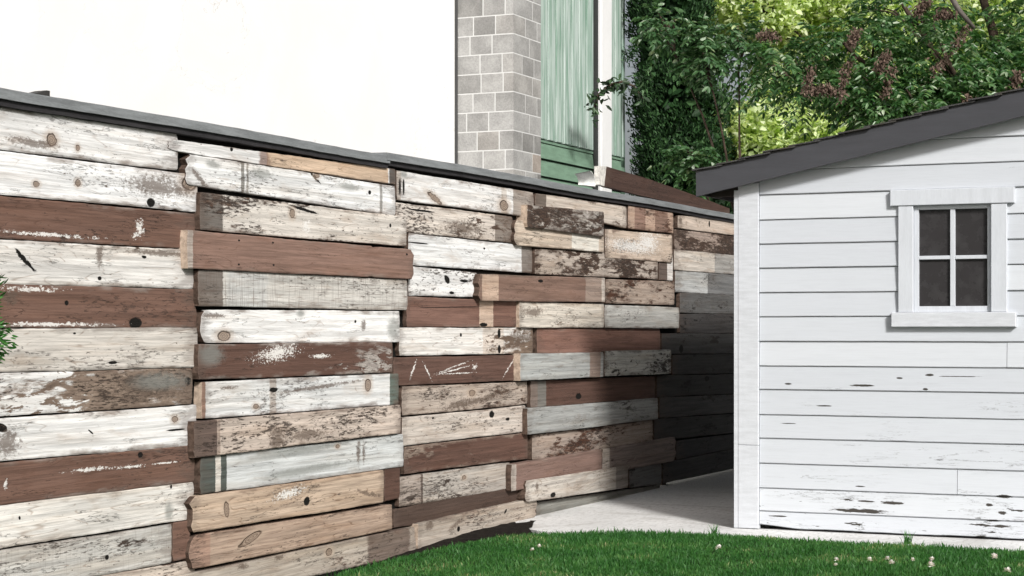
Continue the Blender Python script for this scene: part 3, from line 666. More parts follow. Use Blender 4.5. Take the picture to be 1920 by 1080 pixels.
VV = np.concatenate([blades(190000, -.9, 3.2, 8.4, 11.4, .010, .027, .0019), blades(60000, -3, 7, 4, 12.5, .02, .04, .004)])
v_, f_ = tri5(VV)
o = obj_np('lawn_grass', v_, f_, grassm); tag(o, 'short mown green grass of the lawn beside the concrete path', 'grass', kind='stuff')
# taller tufts at the lawn edge
for (px, py, lab) in ((1340, 1008, 'small grass tuft at the lawn edge left of the shed corner'), (1702, 1020, 'small grass tuft at the lawn edge under the shed window')):
    p = ground_pt(px, py, .0); mb_ = []
    for k in range(38):
        a = random.uniform(0, 6.28); r = random.uniform(0, .03); h = random.uniform(.03, .085); l = random.uniform(.1, .8) * h; w = .003; q = random.uniform(0, 6.28)
        x, y = math.cos(q) * r, math.sin(q) * r; c, s = math.cos(a), math.sin(a)
        mb_.append([(x - s*w, y + c*w, 0), (x + s*w, y - c*w, 0), (x + c*l*.4 + s*w*.8, y + s*l*.4 - c*w*.8, h*.6), (x + c*l*.4 - s*w*.8, y + s*l*.4 + c*w*.8, h*.6), (x + c*l, y + s*l, h)])
    v_, f_ = tri5(np.array(mb_)); o = obj_np('grass_tuft', v_, f_, grassm, None, p); tag(o, lab, 'grass tuft', 'tufts of taller grass at the lawn edge')
# clover flowers
petal = foliage_mat('clover_petals', [(0, (.82, .80, .82)), (.7, (.85, .83, .85)), (1, (.80, .60, .66))], .6, .15)
stemm = simple_mat('clover_stem', (.05, .12, .03), .7)
def clover(px, py, s, label):
    z = .03; p = ground_pt(px, py, .04)
    t_ = empty('clover_flower', (p.x, p.y, .0), 0, label, 'flower', 'white clover flowers in the lawn')
    P = []
    for k in range(46):
        th = math.acos(random.uniform(-.35, 1)); ph = random.uniform(0, 6.28)
        d_ = Vector((math.sin(th)*math.cos(ph), math.sin(th)*math.sin(ph), math.cos(th)))
        a = d_.cross(Vector((.2,.3,.9))).normalized() * .0032 * s
        c0 = Vector((0, 0, .036))
        b0 = c0 + d_ * .003 * s; m0 = c0 + d_ * .009 * s; e0 = c0 + d_ * .015 * s
        P.append([b0 - a*.4, b0 + a*.4, m0 + a, m0 - a, e0])
    v_, f_ = tri5(np.array([[tuple(q) for q in r] for r in P])); obj_np('petals', v_, f_, petal, t_)
    mb = MB(); mb.tube([(0,0,-.02),(.001,0,.01),(0,0,.036)], [.0012,.0011,.001], 5); mb.build('stem', stemm, t_)
for (px, py, s, lab) in [(1347,1026,1.5,'pinkish white clover bloom just in front of the shed corner'),(1568,1048,1.1,'white clover bloom alone in the middle of the lawn below the siding'),
    (1630,1048,1.2,'small white clover bloom left of the trio under the window'),(1664,1046,1.1,'leftmost white clover bloom of the trio below the shed window'),(1672,1054,1.3,'lowest white clover bloom of the trio below the shed window'),
    (1711,1048,1.0,'rightmost white clover bloom of the trio below the shed window'),(1747,1047,1.1,'white clover bloom right of the trio, the upper of two close together'),(1745,1058,1.5,'larger white clover bloom, the lower of two close together'),
    (1864,1043,1.6,'pink tinged white clover bloom near the right edge of the photo'),(1888,1069,1.5,'nearest white clover bloom at the lower right corner'),(1011,1023,1.0,'tiny white clover bloom near the left tip of the lawn'),
    (998,1030,1.0,'tiny white clover bloom at the far left of the lawn'),(1567,1058,.9,'very small white clover bloom below the lone middle one')]:
    clover(px, py, s, lab)

# ------------------------------------------------------------------ SHED
C0 = ground_pt(1388, 990, 0); SROT = math.atan2(N.y, N.x)
shed = empty('garden_shed', C0, SROT, 'white painted wooden shed with dark grey gable trim and a four pane window', 'shed')
def shed_xz(px, py, off=0.0):     # point on the plane `off` metres in front of the shed wall
    r = ray(px, py); s = (D.dot(C0 - CAM) - off) / D.dot(r); p = CAM + r * s
    return (p - C0).dot(N), p.z
def white_siding():
    m, t, b = mat_new('white_siding')
    tc = t.node('ShaderNodeTexCoord'); O = tc.outputs['Object']; g = t.node('ShaderNodeNewGeometry'); r = g.outputs['Random Per Island']
    off = t.vmath('MULTIPLY', r, (31, 0, 17)); V = t.vmath('ADD', O, off)
    x, y, z = t.sep(O)
    base = t.mix(r, (.50, .525, .565, 1), (.575, .60, .635, 1))
    st = t.noise(t.scale(V, (1.1, 1, 28)), 1, 5, .6, .3)
    base = t.mix(t.math('MULTIPLY', t.step(st, .46, .76), .22), base, (.42, .44, .47, 1))
    low = t.step(z, .05, 1.25, 1.0, 0.0)
    cn = t.noise(t.scale(V, (2.1, 1, 30)), 1, 6, .62, .15)
    ga = t.noise(t.scale(V, (1.4, 1, 7)), 1, 3, .5)
    cg = t.step(t.math('ADD', ga, t.math('MULTIPLY', low, .13)), .59, .72)
    ck = t.math('MULTIPLY', t.step(t.math('ABSOLUTE', t.math('SUBTRACT', cn, .5)), 0, .010, 1, 0), cg)
    base = t.mix(t.math('MULTIPLY', ck, .75), base, (.09, .085, .08, 1))
    pn = t.noise(t.scale(V, (5.5, 1, 34)), 1, 8, .65)
    low2 = t.step(z, .02, .42, 1.0, 0.0)
    pk = t.step(t.math('ADD', pn, t.math('ADD', t.math('MULTIPLY', low2, .14), t.math('MULTIPLY', t.math('SUBTRACT', ga, .5), .35))), .735, .755)
    base = t.mix(pk, base, (.045, .04, .035, 1))
    jn = t.math('SUBTRACT', t.noise(t.scale(O, (14, 1, 70)), 1, 6, .7), .5)
    pkm = None
    for (qx0, qx1, qy, qh) in ((1551,1678,958,4),(1649,1698,943,3.5),(1604,1641,940,2),(1847,1863,947,3),(1871,1889,962,3),(1865,1897,931,4),(1855,1900,987,3),(1602,1623,912,1.5),(1733,1751,703,2.5),(1594,1641,723,2.5),(1729,1741,730,2.5),(1680,1692,709,2),(1437,1482,968,1.5),(1751,1846,706,1),(1530,1560,761,1.5),(1460,1495,794,1),(1470,1484,720,2)):
        a, zc = shed_xz((qx0 + qx1) / 2, qy, .02); a2, _ = shed_xz(qx1, qy, .02)
        dx = t.math('DIVIDE', t.math('SUBTRACT', x, a), (a2 - a)); dz = t.math('DIVIDE', t.math('SUBTRACT', z, zc), qh * 10.9 / 3500)
        rr_ = t.math('ADD', t.math('SQRT', t.math('ADD', t.math('MULTIPLY', dx, dx), t.math('MULTIPLY', dz, dz))), t.math('MULTIPLY', jn, 2.6 if qh > 2.6 else 1.7))
        f = t.step(rr_, .75, .95, 1, 0); pkm = f if pkm is None else t.math('MAXIMUM', pkm, f)
    base = t.mix(pkm, base, (.05, .045, .04, 1)); pk = t.math('MAXIMUM', pk, pkm)
    fi = t.noise(t.scale(V, (6, 1, 160)), 1, 3, .6)
    base = t.mix(1.0, base, t.step(fi, .3, .6, .95, 1.0), 'MULTIPLY')
    t.l.new(base, b.inputs['Base Color']); b.inputs['Roughness'].default_value = .55
    h = t.math('SUBTRACT', t.math('ADD', t.math('MULTIPLY', fi, .3), t.math('MULTIPLY', st, .5)), t.math('ADD', t.math('MULTIPLY', ck, .7), t.math('MULTIPLY', pk, .8)))
    bump(t, b, h, .4, .0025)
    return m
SID = white_siding()
TRIM = simple_mat('white_trim', (.545, .57, .61), .5, .06, 3, .35, bmp=.25, stretch=(8, 8, 1))
TRIMW = simple_mat('worn_white_trim', (.56, .58, .615), .55, .08, 10, .35, bmp=.3, stretch=(1, 1, 6))
WALLIN = simple_mat('shed_wall', (.5, .5, .5), .8)
SW, SD, SLOPE = 4.0, 3.6, .205
xe, ztop = shed_xz(1305, 323, .12)
def roof_z(x): return ztop + SLOPE * (min(x, SW - x) - xe)
cbw = shed_xz(1425, 700)[0]
# siding rows
rowpx = [988, 957, 914, 868, 821, 777, 730, 686, 640, 594, 549, 503, 458, 413, 366]
rz_ = [shed_xz(1425, p)[1] for p in rowpx]
while rz_[-1] < 3.0: rz_.append(rz_[-1] + .146)
wx0 = shed_xz(1684, 500)[0]; wx1 = shed_xz(1888, 500)[0]; wz0 = shed_xz(1712, 590)[1]; wz1 = shed_xz(1712, 372)[1]
mb = MB(); rs = random.Random(4)
splits = {2: [shed_xz(1796, 900)[0]], 7: [shed_xz(1889, 660)[0]], 11: [1.9], 4: [2.3]}
for i in range(len(rz_) - 1):
    z0, z1 = rz_[i] + .0016, rz_[i + 1] - .0016
    xs = [cbw + .003] + splits.get(i, []) + [SW - .12]
    segs = [(xs[k] + (.0015 if k else 0), xs[k + 1] - .0015) for k in range(len(xs) - 1)]
    out = []
    for a, b_ in segs:
        if z1 > wz0 + .005 and z0 < wz1 - .005:
            if a < wx0 + .02: out.append((a, min(b_, wx0 + .02)))
            if b_ > wx1 - .02: out.append((max(a, wx1 - .02), b_))
        else: out.append((a, b_))
    for a, b_ in out:
        n = max(2, int((b_ - a) / .08)); vs = []
        py = rs.uniform(-.001, .001)
        for k in range(n + 1):
            x = a + (b_ - a) * k / n
            zt = min(z1, roof_z(x) - .03); zb = min(z0, zt - .0005)
            w = rs.uniform(-.0006, .0006)
            if i == 0: zb = max(.0, z0 + .02 * max(0, 1 - (x - cbw) / .25) + w * 3)
            vs += [(x, .012, zb + w), (x, -.018 + py, zb + w), (x, -.021 + py, zb + .004 + w), (x, -.010 + py, zt + w), (x, .012, zt + w)]
        fs = []
        for k in range(n):
            for q in range(4): fs.append((k*5+q, (k+1)*5+q, (k+1)*5+q+1, k*5+q+1))
        fs += [(0,1,2,3,4), tuple(n*5+q for q in (4,3,2,1,0))]
        mb.add(vs, fs)
o = mb.build('front_siding', SID, shed)
# shell
zt_ = lambda x: roof_z(x) - .05
mb = MB()
mb.prism([(0.01, .03), (wx0 + .01, .03), (wx0 + .01, zt_(wx0)), (0.01, zt_(0))], .013, .05)
mb.prism([(wx1 - .01, .03), (SW - .01, .03), (SW - .01, zt_(0)), (SW / 2, zt_(SW / 2)), (wx1 - .01, zt_(wx1))], .0132, .05)
mb.box(wx0 + .012, wx1 - .012, .0134, .05, .03, wz0 - .01); mb.prism([(wx0 + .012, wz1 + .01), (wx1 - .012, wz1 + .01), (wx1 - .012, zt_(wx1)), (wx0 + .012, zt_(wx0))], .0134, .05)
mb.box(0.0, .04, .052, SD, .0, zt_(0)); mb.box(SW - .04, SW, .052, SD, 0, zt_(0))
mb.prism([(0.042, 0), (SW - .042, 0), (SW - .042, zt_(0)), (SW / 2, zt_(SW / 2)), (.042, zt_(0))], SD - .04, SD - .002)
mb.build('wall', WALLIN, shed)
mb = MB(); mb.box(.05, SW - .05, .055, SD - .05, .01, .03); mb.build('floor_slab', simple_mat('shed_floor', (.05, .05, .05), .9), shed)
# corner boards
zs = shed_xz(1400, 834)[1]
mb = MB(); mb.box(-.004, cbw, -.034, .0125, .004, zs - .0008, bev=.003); mb.box(-.004, cbw, -.034, .0125, zs + .0008, roof_z(.1) - .14, bev=.003)
mb.box(-.03, -.0045, -.030, .09, .004, roof_z(0) - .16)
c1 = mb.build('corner_board', TRIMW, shed)
mb = MB(); mb.box(SW - cbw, SW + .004, -.034, .0125, .004, roof_z(.1) - .14, bev=.003); mb.build('corner_board', TRIMW, shed)
# roof
FAS = simple_mat('fascia_charcoal', (.050, .051, .058), .55, .10, 4, .4, bmp=.2, stretch=(1, 1, 8))
fh = .148
XE2 = SW - xe
mb = MB(); n = 40
for (xa, xb) in ((xe, SW / 2), (SW / 2, XE2)):
    pts_t = []; pts_b = []
    for k in range(n + 1):
        x = xa + (xb - xa) * k / n; w = random.uniform(-.0012, .0012)
        pts_t.append((x, roof_z(x) + w)); pts_b.append((x, roof_z(x) - fh + random.uniform(-.0008, .0008)))
    mb = MB(); mb.prism(pts_b + pts_t[::-1], -.12, -.095); mb.build('rake_board', FAS, shed)
mb = MB(); mb.box(xe, xe + .022, -.094, SD + .1, roof_z(xe) - fh + .012, roof_z(xe) - .003); mb.build('eave_board', FAS, shed); mb = MB(); mb.box(XE2 - .022, XE2, -.094, SD + .1, roof_z(xe) - fh + .012, roof_z(xe) - .003); mb.build('eave_board', FAS, shed)
mb = MB()
SOF = simple_mat('soffit_dark', (.045, .038, .034), .8)
mb.prism([(xe + .03, roof_z(xe + .03) - .10), (SW / 2, roof_z(SW / 2) - .10), (SW / 2, roof_z(SW / 2) - .075), (xe + .03, roof_z(xe + .03) - .075)], -.094, -.0345)
mb.build('rake_soffit', TRIM, shed)
mb = MB()
for y in np.arange(.06, SD, .6):
    mb = MB(); mb.box(xe + .03, -.032, y, y + .045, roof_z(xe) - .14, roof_z(xe) - .05); mb.build('rafter_tail', SOF, shed)
def shingle():
    m, t, b = mat_new('asphalt_shingles'); tc = t.node('ShaderNodeTexCoord'); n1 = t.noise(tc.outputs['Object'], 5, 5); n2 = t.noise(tc.outputs['Object'], 160, 3)
    c = t.mix(t.step(n2, .4, .6), (.03, .03, .032, 1), (.075, .073, .07, 1)); c = t.mix(t.step(n1, .5, .65), c, (.05, .045, .038, 1))
    t.l.new(c, b.inputs['Base Color']); b.inputs['Roughness'].default_value = .95; bump(t, b, n2, .6, .004); return m
SH = shingle()
for side in (0, 1):
    mb = MB()
    L = SW / 2 - xe + .02; ncr = 15
    for k in range(ncr):
        a = k / ncr; b_ = (k + 1.25) / ncr
        xa = xe - .02 + L * a; xb = min(SW / 2 + .01, xe - .02 + L * b_)
        tabs = np.arange(-.14, SD + .12, .3)
        for q in range(len(tabs)):
            y0 = tabs[q] + (.15 if (k % 2 and q) else 0); y1 = (tabs[q + 1] + (.15 if k % 2 else 0) - .006) if q + 1 < len(tabs) else SD + .12
            if y1 <= y0: continue
            j0, j1 = random.uniform(-.008, .008), random.uniform(-.003, .004); yf = random.uniform(-.012, .008) if q == 0 else 0
            za = roof_z(max(xa, xe)) + .019 + j1; zb = roof_z(xb) + .006
            X0, X1 = (xa + j0, xb) if side == 0 else (SW - xa - j0, SW - xb)
            P = [(X0, y0 + yf, za - .008), (X1, y0 + yf, zb - .008), (X1, y1, zb - .008), (X0, y1, za - .008), (X0, y0 + yf, za), (X1, y0 + yf, zb), (X1, y1, zb), (X0, y1, za)]
            fs = [(0,3,2,1),(4,5,6,7),(0,1,5,4),(1,2,6,5),(2,3,7,6),(3,0,4,7)]
            mb.add(P, fs)
    mb.prism([(xe, roof_z(xe) - .001), (SW / 2, roof_z(SW / 2) - .001), (SW / 2, roof_z(SW / 2) + .004), (xe, roof_z(xe) + .004)] if side == 0 else
             [(SW / 2, roof_z(SW / 2) - .001), (XE2, roof_z(xe) - .001), (XE2, roof_z(xe) + .004), (SW / 2, roof_z(SW / 2) + .004)], -.125, SD + .1)
    mb.build('roof', SH, shed)
# window
win = obj('window', *(lambda m: (m.v, m.f))((lambda m: (m.box(wx0 + .02, wx1 - .02, .035, .049, wz0, wz1), m)[1])(MB())), simple_mat('window_backing', (.02, .02, .02), .9), shed)
hx0, hzt = shed_xz(1669, 357, .04); hx1, hzb = shed_xz(1902, 380, .04)
mb = MB(); mb.box(hx0, hx1, -.046, .012, hzb, hzt, bev=.003); mb.build('head_casing', TRIM, win)
sx0, szt = shed_xz(1671, 586, .05); sx1, szb = shed_xz(1905, 613, .05)
zj0 = szt + .001; zj1 = hzb - .001
for (pa, pb) in ((1684, 1712), (1858, 1888)):
    a, b_ = shed_xz(pa, 480, .035)[0], shed_xz(pb, 480, .035)[0]
    mb = MB(); mb.box(a, b_, -.038, .012, zj0, zj1, bev=.003); mb.build('side_casing', TRIM, win)
mb = MB(); mb.box(sx0, sx1, -.058, .012, szb, szt, bev=.004); mb.build('sill', TRIMW, win)
ja = shed_xz(1712, 480, .035)[0] + .0005; jb = shed_xz(1858, 480, .035)[0] - .0005
def X_(p): return shed_xz(p, 480, .0)[0]
def Z_(p, px=1787): return shed_xz(px, p, .0)[1]
p1, p2, p3, p4 = X_(1723), X_(1782), X_(1791), X_(1852); q1, q2, q3, q4 = Z_(574), Z_(486), Z_(479), Z_(392)
mb = MB()
mb.box(ja, p1, -.012, .03, zj0, zj1, bev=.002); mb.box(p4, jb, -.012, .03, zj0, zj1, bev=.002)
mb.box(p1 + .0005, p4 - .0005, -.0118, .03, zj0, q1, bev=.002); mb.box(p1 + .0005, p4 - .0005, -.0118, .03, q4, zj1, bev=.002)
mb.box(p2, p3, -.009, .03, q1 + .0005, q4 - .0005, bev=.002); mb.box(p1 + .0005, p2 - .0005, -.007, .03, q2, q3, bev=.002); mb.box(p3 + .0005, p4 - .0005, -.007, .03, q2, q3, bev=.002)
mb.build('sash', TRIM, win)
def pane_mat():
    m, t, b = mat_new('dark_pane'); tc = t.node('ShaderNodeTexCoord'); n = t.noise(tc.outputs['Object'], 9, 6, .65)
    c = t.mix(t.step(n, .45, .75), (.032, .030, .031, 1), (.042, .040, .041, 1)); t.l.new(c, b.inputs['Base Color'])
    t.l.new(t.step(n, .4, .7, .18, .45), b.inputs['Roughness']); b.inputs['Specular IOR Level'].default_value = .35; return m
PM = pane_mat()
for (a, b_) in ((p1, p2), (p3, p4)):
    for (c, d) in ((q1, q2), (q3, q4)):
        mb = MB(); mb.box(a - .002, b_ + .002, .012, .018, c - .002, d + .002); mb.build('pane', PM, win)

# ------------------------------------------------------------------ HOUSE behind the fence
HW = P0 - N * 3.61
house = empty('house', HW, FROT, 'house behind the fence with a white wall, grey block chimney and green board cladding', 'house')
wm, t, b = mat_new('white_render'); O = t.node('ShaderNodeTexCoord').outputs['Object']
n1 = t.noise(O, 1.1, 6, .6, .5); n2 = t.noise(O, .35, 2); n3 = t.noise(O, 40, 4, .6)
ck = t.math('MULTIPLY', t.step(t.math('ABSOLUTE', t.math('SUBTRACT', n1, .5)), 0, .0022, 1, 0), t.step(n2, .5, .6))
c = t.mix(t.step(n1, .35, .7), (.80, .80, .795, 1), (.77, .765, .755, 1)); c = t.mix(t.math('MULTIPLY', ck, .7), c, (.45, .43, .41, 1))
t.l.new(c, b.inputs['Base Color']); b.inputs['Roughness'].default_value = .85; bump(t, b, n3, .3, .004)
mb = MB(); mb.box(-16, 1.79, 0, .25, -.2, 6.8); mb.build('white_wall', wm, house)
mb = MB(); mb.box(1.775, 1.789, -.03, -.001, -.1, 6.8); mb.build('joint_strip', simple_mat('joint_dark', (.06, .06, .06), .8), house)
# chimney of blocks
blk = mat_new('grey_blocks'); m_, t, b = blk
tc = t.node('ShaderNodeTexCoord'); g = t.node('ShaderNodeNewGeometry'); r = g.outputs['Random Per Island']
cr = t.node('ShaderNodeValToRGB'); e = cr.color_ramp.elements
for k in range(3): e.new(.5)
for i, (p, c) in enumerate([(0, (.24, .235, .225)), (.35, (.31, .305, .295)), (.7, (.37, .365, .355)), (.94, (.33, .315, .295)), (1, (.36, .31, .27))]): e[i].position = p; e[i].color = (*c, 1)
t.put(cr.inputs[0], r); n1 = t.noise(tc.outputs['Object'], 60, 5, .7); n2 = t.noise(t.vmath('ADD', tc.outputs['Object'], t.vmath('MULTIPLY', r, (9, 9, 9))), 4, 4)
c = t.mix(1.0, cr.outputs[0], t.step(n1, .3, .7, .82, 1.1), 'MULTIPLY'); c = t.mix(1.0, c, t.step(n2, .35, .65, .85, 1.12), 'MULTIPLY')
t.l.new(c, b.inputs['Base Color']); b.inputs['Roughness'].default_value = .9; bump(t, b, n1, .5, .006)
cx0, cx1, cy0, cy1 = 1.79, 2.49, -.66, 0.0
chim = MB(); chim.box(cx0 + .002, cx1 - .002, cy0 + .002, cy1 + .3, -.2, 7.4)
ch = chim.build('chimney', simple_mat('mortar', (.62, .62, .61), .9, .05, 20), house)
mb = MB(); hcr = .197; z = -.1; k = 0; rr = random.Random(11); gp = .0065
while z < 7.3:
    z1 = z + hcr - gp * 2
    cut = [.14, .26, .20, .11][k % 4] + rr.uniform(-.02, .02); cut2 = cut + .25
    ys = [0, cut] + ([cut2] if cut2 < .60 else []) + [.66]
    w = .075
    # left face (x = cx0) blocks run along y; front face (y = cy0) blocks run along x; corner block wraps
    for j in range(len(ys) - 1):
        ya, yb = cy0 + ys[j], cy0 + ys[j + 1]
        if j == 0:
            cf = cx0 + [.22, .40, .30, .48][k % 4]
            A = [(cx0, cy0), (cf - gp, cy0), (cf - gp, cy0 + w), (cx0 + w, cy0 + w), (cx0 + w, yb - gp), (cx0, yb - gp)]
            mb.add([(x, y, z) for x, y in A] + [(x, y, z1) for x, y in A], [tuple(range(5, -1, -1)), tuple(range(6, 12))] + [(q, (q + 1) % 6, (q + 1) % 6 + 6, q + 6) for q in range(6)])
        else: mb.box(cx0, cx0 + w, ya + gp, yb - (gp if j < len(ys) - 2 else 0), z, z1)
    xs = [cf, cf + (.3 if cf + .3 < cx1 - .08 else cx1 - cf)] ; xs = [cf] + ([cf + .3] if cf + .3 < cx1 - .08 else []) + [cx1]
    for j in range(len(xs) - 1): mb.box(xs[j] + gp, xs[j + 1] - (gp if j < len(xs) - 2 else 0), cy0, cy0 + w, z, z1)
    z += hcr; k += 1
mb.build('blockwork', blk[0], ch)
# green cladding
def green_mat():
    m, t, b = mat_new('green_cladding'); tc = t.node('ShaderNodeTexCoord'); O = tc.outputs['Object']; r = t.node('ShaderNodeNewGeometry').outputs['Random Per Island']
    V = t.vmath('ADD', O, t.vmath('MULTIPLY', r, (5, 0, 23)))
    n = t.noise(t.scale(V, (22, 1, 1.1)), 1, 6, .62, .2); n2 = t.noise(t.scale(V, (40, 1, 5)), 1, 5, .6)
    n3 = t.noise(t.scale(V, (60, 1, .5)), 1, 3, .6)
    c = t.mix(t.step(n, .40, .60), (.19, .30, .235, 1), (.42, .50, .46, 1)); c = t.mix(t.math('MULTIPLY', t.step(n3, .48, .62), .4), c, (.50, .56, .54, 1)); c = t.mix(t.step(n2, .62, .72), c, (.11, .21, .15, 1))
    t.l.new(c, b.inputs['Base Color']); b.inputs['Roughness'].default_value = .6; bump(t, b, n2, .3, .004); return m
GM = green_mat()
mb = MB(); x = 2.5; rr = random.Random(5)
while x < 6.55:
    w = .235; mb.box(x, min(x + w - .035, 6.58), -.034 - rr.uniform(0, .004), .02, 3.385, 6.8, bev=.006); pass ; x += w
mb.build('board_cladding', GM, house)
GL = simple_mat('green_lap_boards', (.17, .27, .195), .6, .15, 4, stretch=(1, 1, 5))
mb = MB(); z = 3.35
mb.add([(2.5,-.03,3.345),(6.6,-.03,3.345),(6.6,-.03,3.37),(2.5,-.03,3.37),(2.5,.02,3.345),(6.6,.02,3.345),(6.6,.02,3.37),(2.5,.02,3.37)], [(0,1,2,3),(4,7,6,5),(0,4,5,1),(2,6,7,3),(0,3,7,4),(1,5,6,2)])
while z > 0:
    z0 = z - .2; mb.add([(2.5,-.045,z0+.012),(6.6,-.045,z0+.012),(6.6,-.014,z-.004),(2.5,-.014,z-.004),(2.5,.02,z0+.012),(6.6,.02,z0+.012),(6.6,.02,z-.004),(2.5,.02,z-.004)], [(0,1,2,3),(4,7,6,5),(0,4,5,1),(2,6,7,3),(0,3,7,4),(1,5,6,2)]); z = z0
mb.build('lap_boards', GL, house)
mb = MB(); mb.box(2.49, 6.6, .021, .25, -.2, 6.8); mb.box(6.35, 6.6, .25, 6, -.2, 6.8); mb.box(6.48, 6.605, -.028, .0205, -.1, 6.8)
mb.build('wall', simple_mat('green_wall', (.07, .12, .085), .7), house)
mb = MB(); xd = 6.02
mb.box(5.52, 5.64, -.05, -.034, 2.2, 6.8); ds0 = mb.build('pipe_shade_strip', simple_mat('pipe_shade', (.03, .032, .03), .8), house)  # added dark strip, stands in for the shadow beside the pipe
mb = MB(); mb.box(5.65, 6.0, -.09, -.035, 0, 6.8, bev=.012)
dsp = mb.build('downspout', simple_mat('white_metal', (.78, .78, .78), .4, .03, 3, .4), house)
mb = MB(); mb.prism([(-16.4, 6.8), (7.0, 6.8), (7.0, 6.95), (-16.4, 6.95)], -.5, 6.5); mb.build('roof', simple_mat('house_roof', (.08, .08, .085), .8), house)
mb = MB(); mb.box(-16, -15.75, .25, 6, -.2, 6.8); mb.box(-15.75, 6.35, 5.75, 6, -.2, 6.8); mb.build('rear_wall', wm, house)

# ------------------------------------------------------------------ VEGETATION
BARK = simple_mat('bark', (.075, .055, .042), .95, .4, 14, .1, bmp=.8, stretch=(3, 3, 1))
def leaf_cards(cent, dirs, nrm, L, W, fold=.25):
    """folded diamond leaves: base, left, right, tip"""
    n = len(cent); dirs = dirs / np.linalg.norm(dirs, axis=1, keepdims=True)
    side = np.cross(dirs, nrm); side /= (np.linalg.norm(side, axis=1, keepdims=True) + 1e-9); up = np.cross(side, dirs)
    L = np.broadcast_to(L, (n,))[:, None]; W = np.broadcast_to(W, (n,))[:, None]
    V = np.zeros((n, 6, 3))
    V[:, 0] = cent; V[:, 1] = cent + dirs*L*.33 + side*W*.5 + up*W*fold; V[:, 2] = cent + dirs*L*.72 + side*W*.36 + up*W*fold*.5
    V[:, 3] = cent + dirs*L - up*L*.08; V[:, 4] = cent + dirs*L*.72 - side*W*.36 + up*W*fold*.5; V[:, 5] = cent + dirs*L*.33 - side*W*.5 + up*W*fold
    return V
def cards_obj(name, V, mat, parent=None, loc=(0,0,0)):
    n, k, _ = V.shape; b = np.arange(n) * 6
    Fc = np.concatenate([np.c_[b, b+1, b+2, b+3], np.c_[b, b+3, b+4, b+5]])
    # connect halves share base and tip vertices -> one island each
    return obj_np(name, V.reshape(-1, 3), Fc, mat, parent, loc)
def rdir(n):
    v = rng.normal(size=(n, 3)); return v / np.linalg.norm(v, axis=1, keepdims=True)

DARKLEAF = foliage_mat('dark_conifer_leaves', [(0, (.008, .022, .008)), (.5, (.016, .048, .014)), (.85, (.034, .088, .026)), (1, (.09, .18, .07))], .6, .12, .25)
MIDLEAF = foliage_mat('tree_leaves', [(0, (.022, .065, .020)), (.35, (.055, .14, .045)), (.7, (.11, .22, .085)), (.9, (.20, .31, .16)), (1, (.55, .62, .48))], .33, .42, .6)
LIGHTLEAF = foliage_mat('sunny_leaves', [(0, (.24, .32, .12)), (.3, (.50, .59, .30)), (.7, (.70, .76, .50)), (1, (.82, .84, .66))], .5, .4, .3)
DEAD = foliage_mat('dried_clusters', [(0, (.07, .048, .038)), (.6, (.14, .095, .075)), (1, (.24, .17, .135))], .8, .1, .15)
PALELEAF = foliage_mat('pale_leaves', [(0, (.03, .08, .03)), (.6, (.07, .15, .06)), (.9, (.14, .24, .12)), (1, (.50, .56, .48))], .4, .3, .5)

def conifer(name, base, h, r0, label, n=26000, group=None, lean=(0, 0), power=.75, zmin=.3):
    t_ = empty(name, base, 0, label, 'tree', group)
    mb = MB(); mb.tube([(0,0,-.2),(0,0,h*.3),(lean[0]*.5,lean[1]*.5,h*.6),(lean[0],lean[1],h*.97)], [.10,.085,.05,.01], 8); mb.build('trunk', BARK, t_)
    # lumps: shoots leaving the surface
    nl = 520; zz = rng.uniform(0, 1, nl) ** 1.15; ang = rng.uniform(0, 2*np.pi, nl)
    rad = r0 * (1 - zz) ** power * rng.uniform(.72, 1.06, nl)
    LC = np.c_[np.cos(ang)*rad + lean[0]*zz, np.sin(ang)*rad + lean[1]*zz, zmin + zz*(h - zmin)]
    idx = rng.integers(0, nl, n); out = np.c_[np.cos(ang[idx]), np.sin(ang[idx]), np.full(n, .9)]
    off = rdir(n) * (rng.uniform(0, 1, n) ** .6)[:, None] * np.array([.13, .13, .20]) * (.6 + .7 * (1 - zz[idx]))[:, None]
    c = LC[idx] + off
    d = out * .5 + rdir(n) * .55 + np.array([0, 0, .25])
    V = leaf_cards(c, d, rdir(n), rng.uniform(.03, .075, n), rng.uniform(.012, .026, n), .1)
    # inner fill
    m2 = n // 3; z2 = rng.uniform(0, 1, m2); a2 = rng.uniform(0, 2*np.pi, m2); r2 = r0 * (1 - z2) ** power * rng.uniform(.1, .75, m2)
    c2 = np.c_[np.cos(a2)*r2 + lean[0]*z2, np.sin(a2)*r2 + lean[1]*z2, zmin + z2*(h - zmin)]
    V2 = leaf_cards(c2, rdir(m2), rdir(m2), rng.uniform(.10, .2, m2), rng.uniform(.05, .1, m2), .1)
    cards_obj('crown', np.concatenate([V, V2]), DARKLEAF, t_)
    return t_
cb = at(1336, 620, 23.5); cb.z = 0
th = conifer('conifer_tree', cb, 8.0, .86, 'tall dense dark green conifer between the green cladding and the shed roof', n=60000, power=.55, lean=(-.77, 0))
conifer('conifer_tree', Vector((at(1232, 620, 23.8).x, 23.8, 0)), 9.4, .34, 'narrower dark conifer tucked behind the tall one, against the green wall end', n=16000, power=.55)

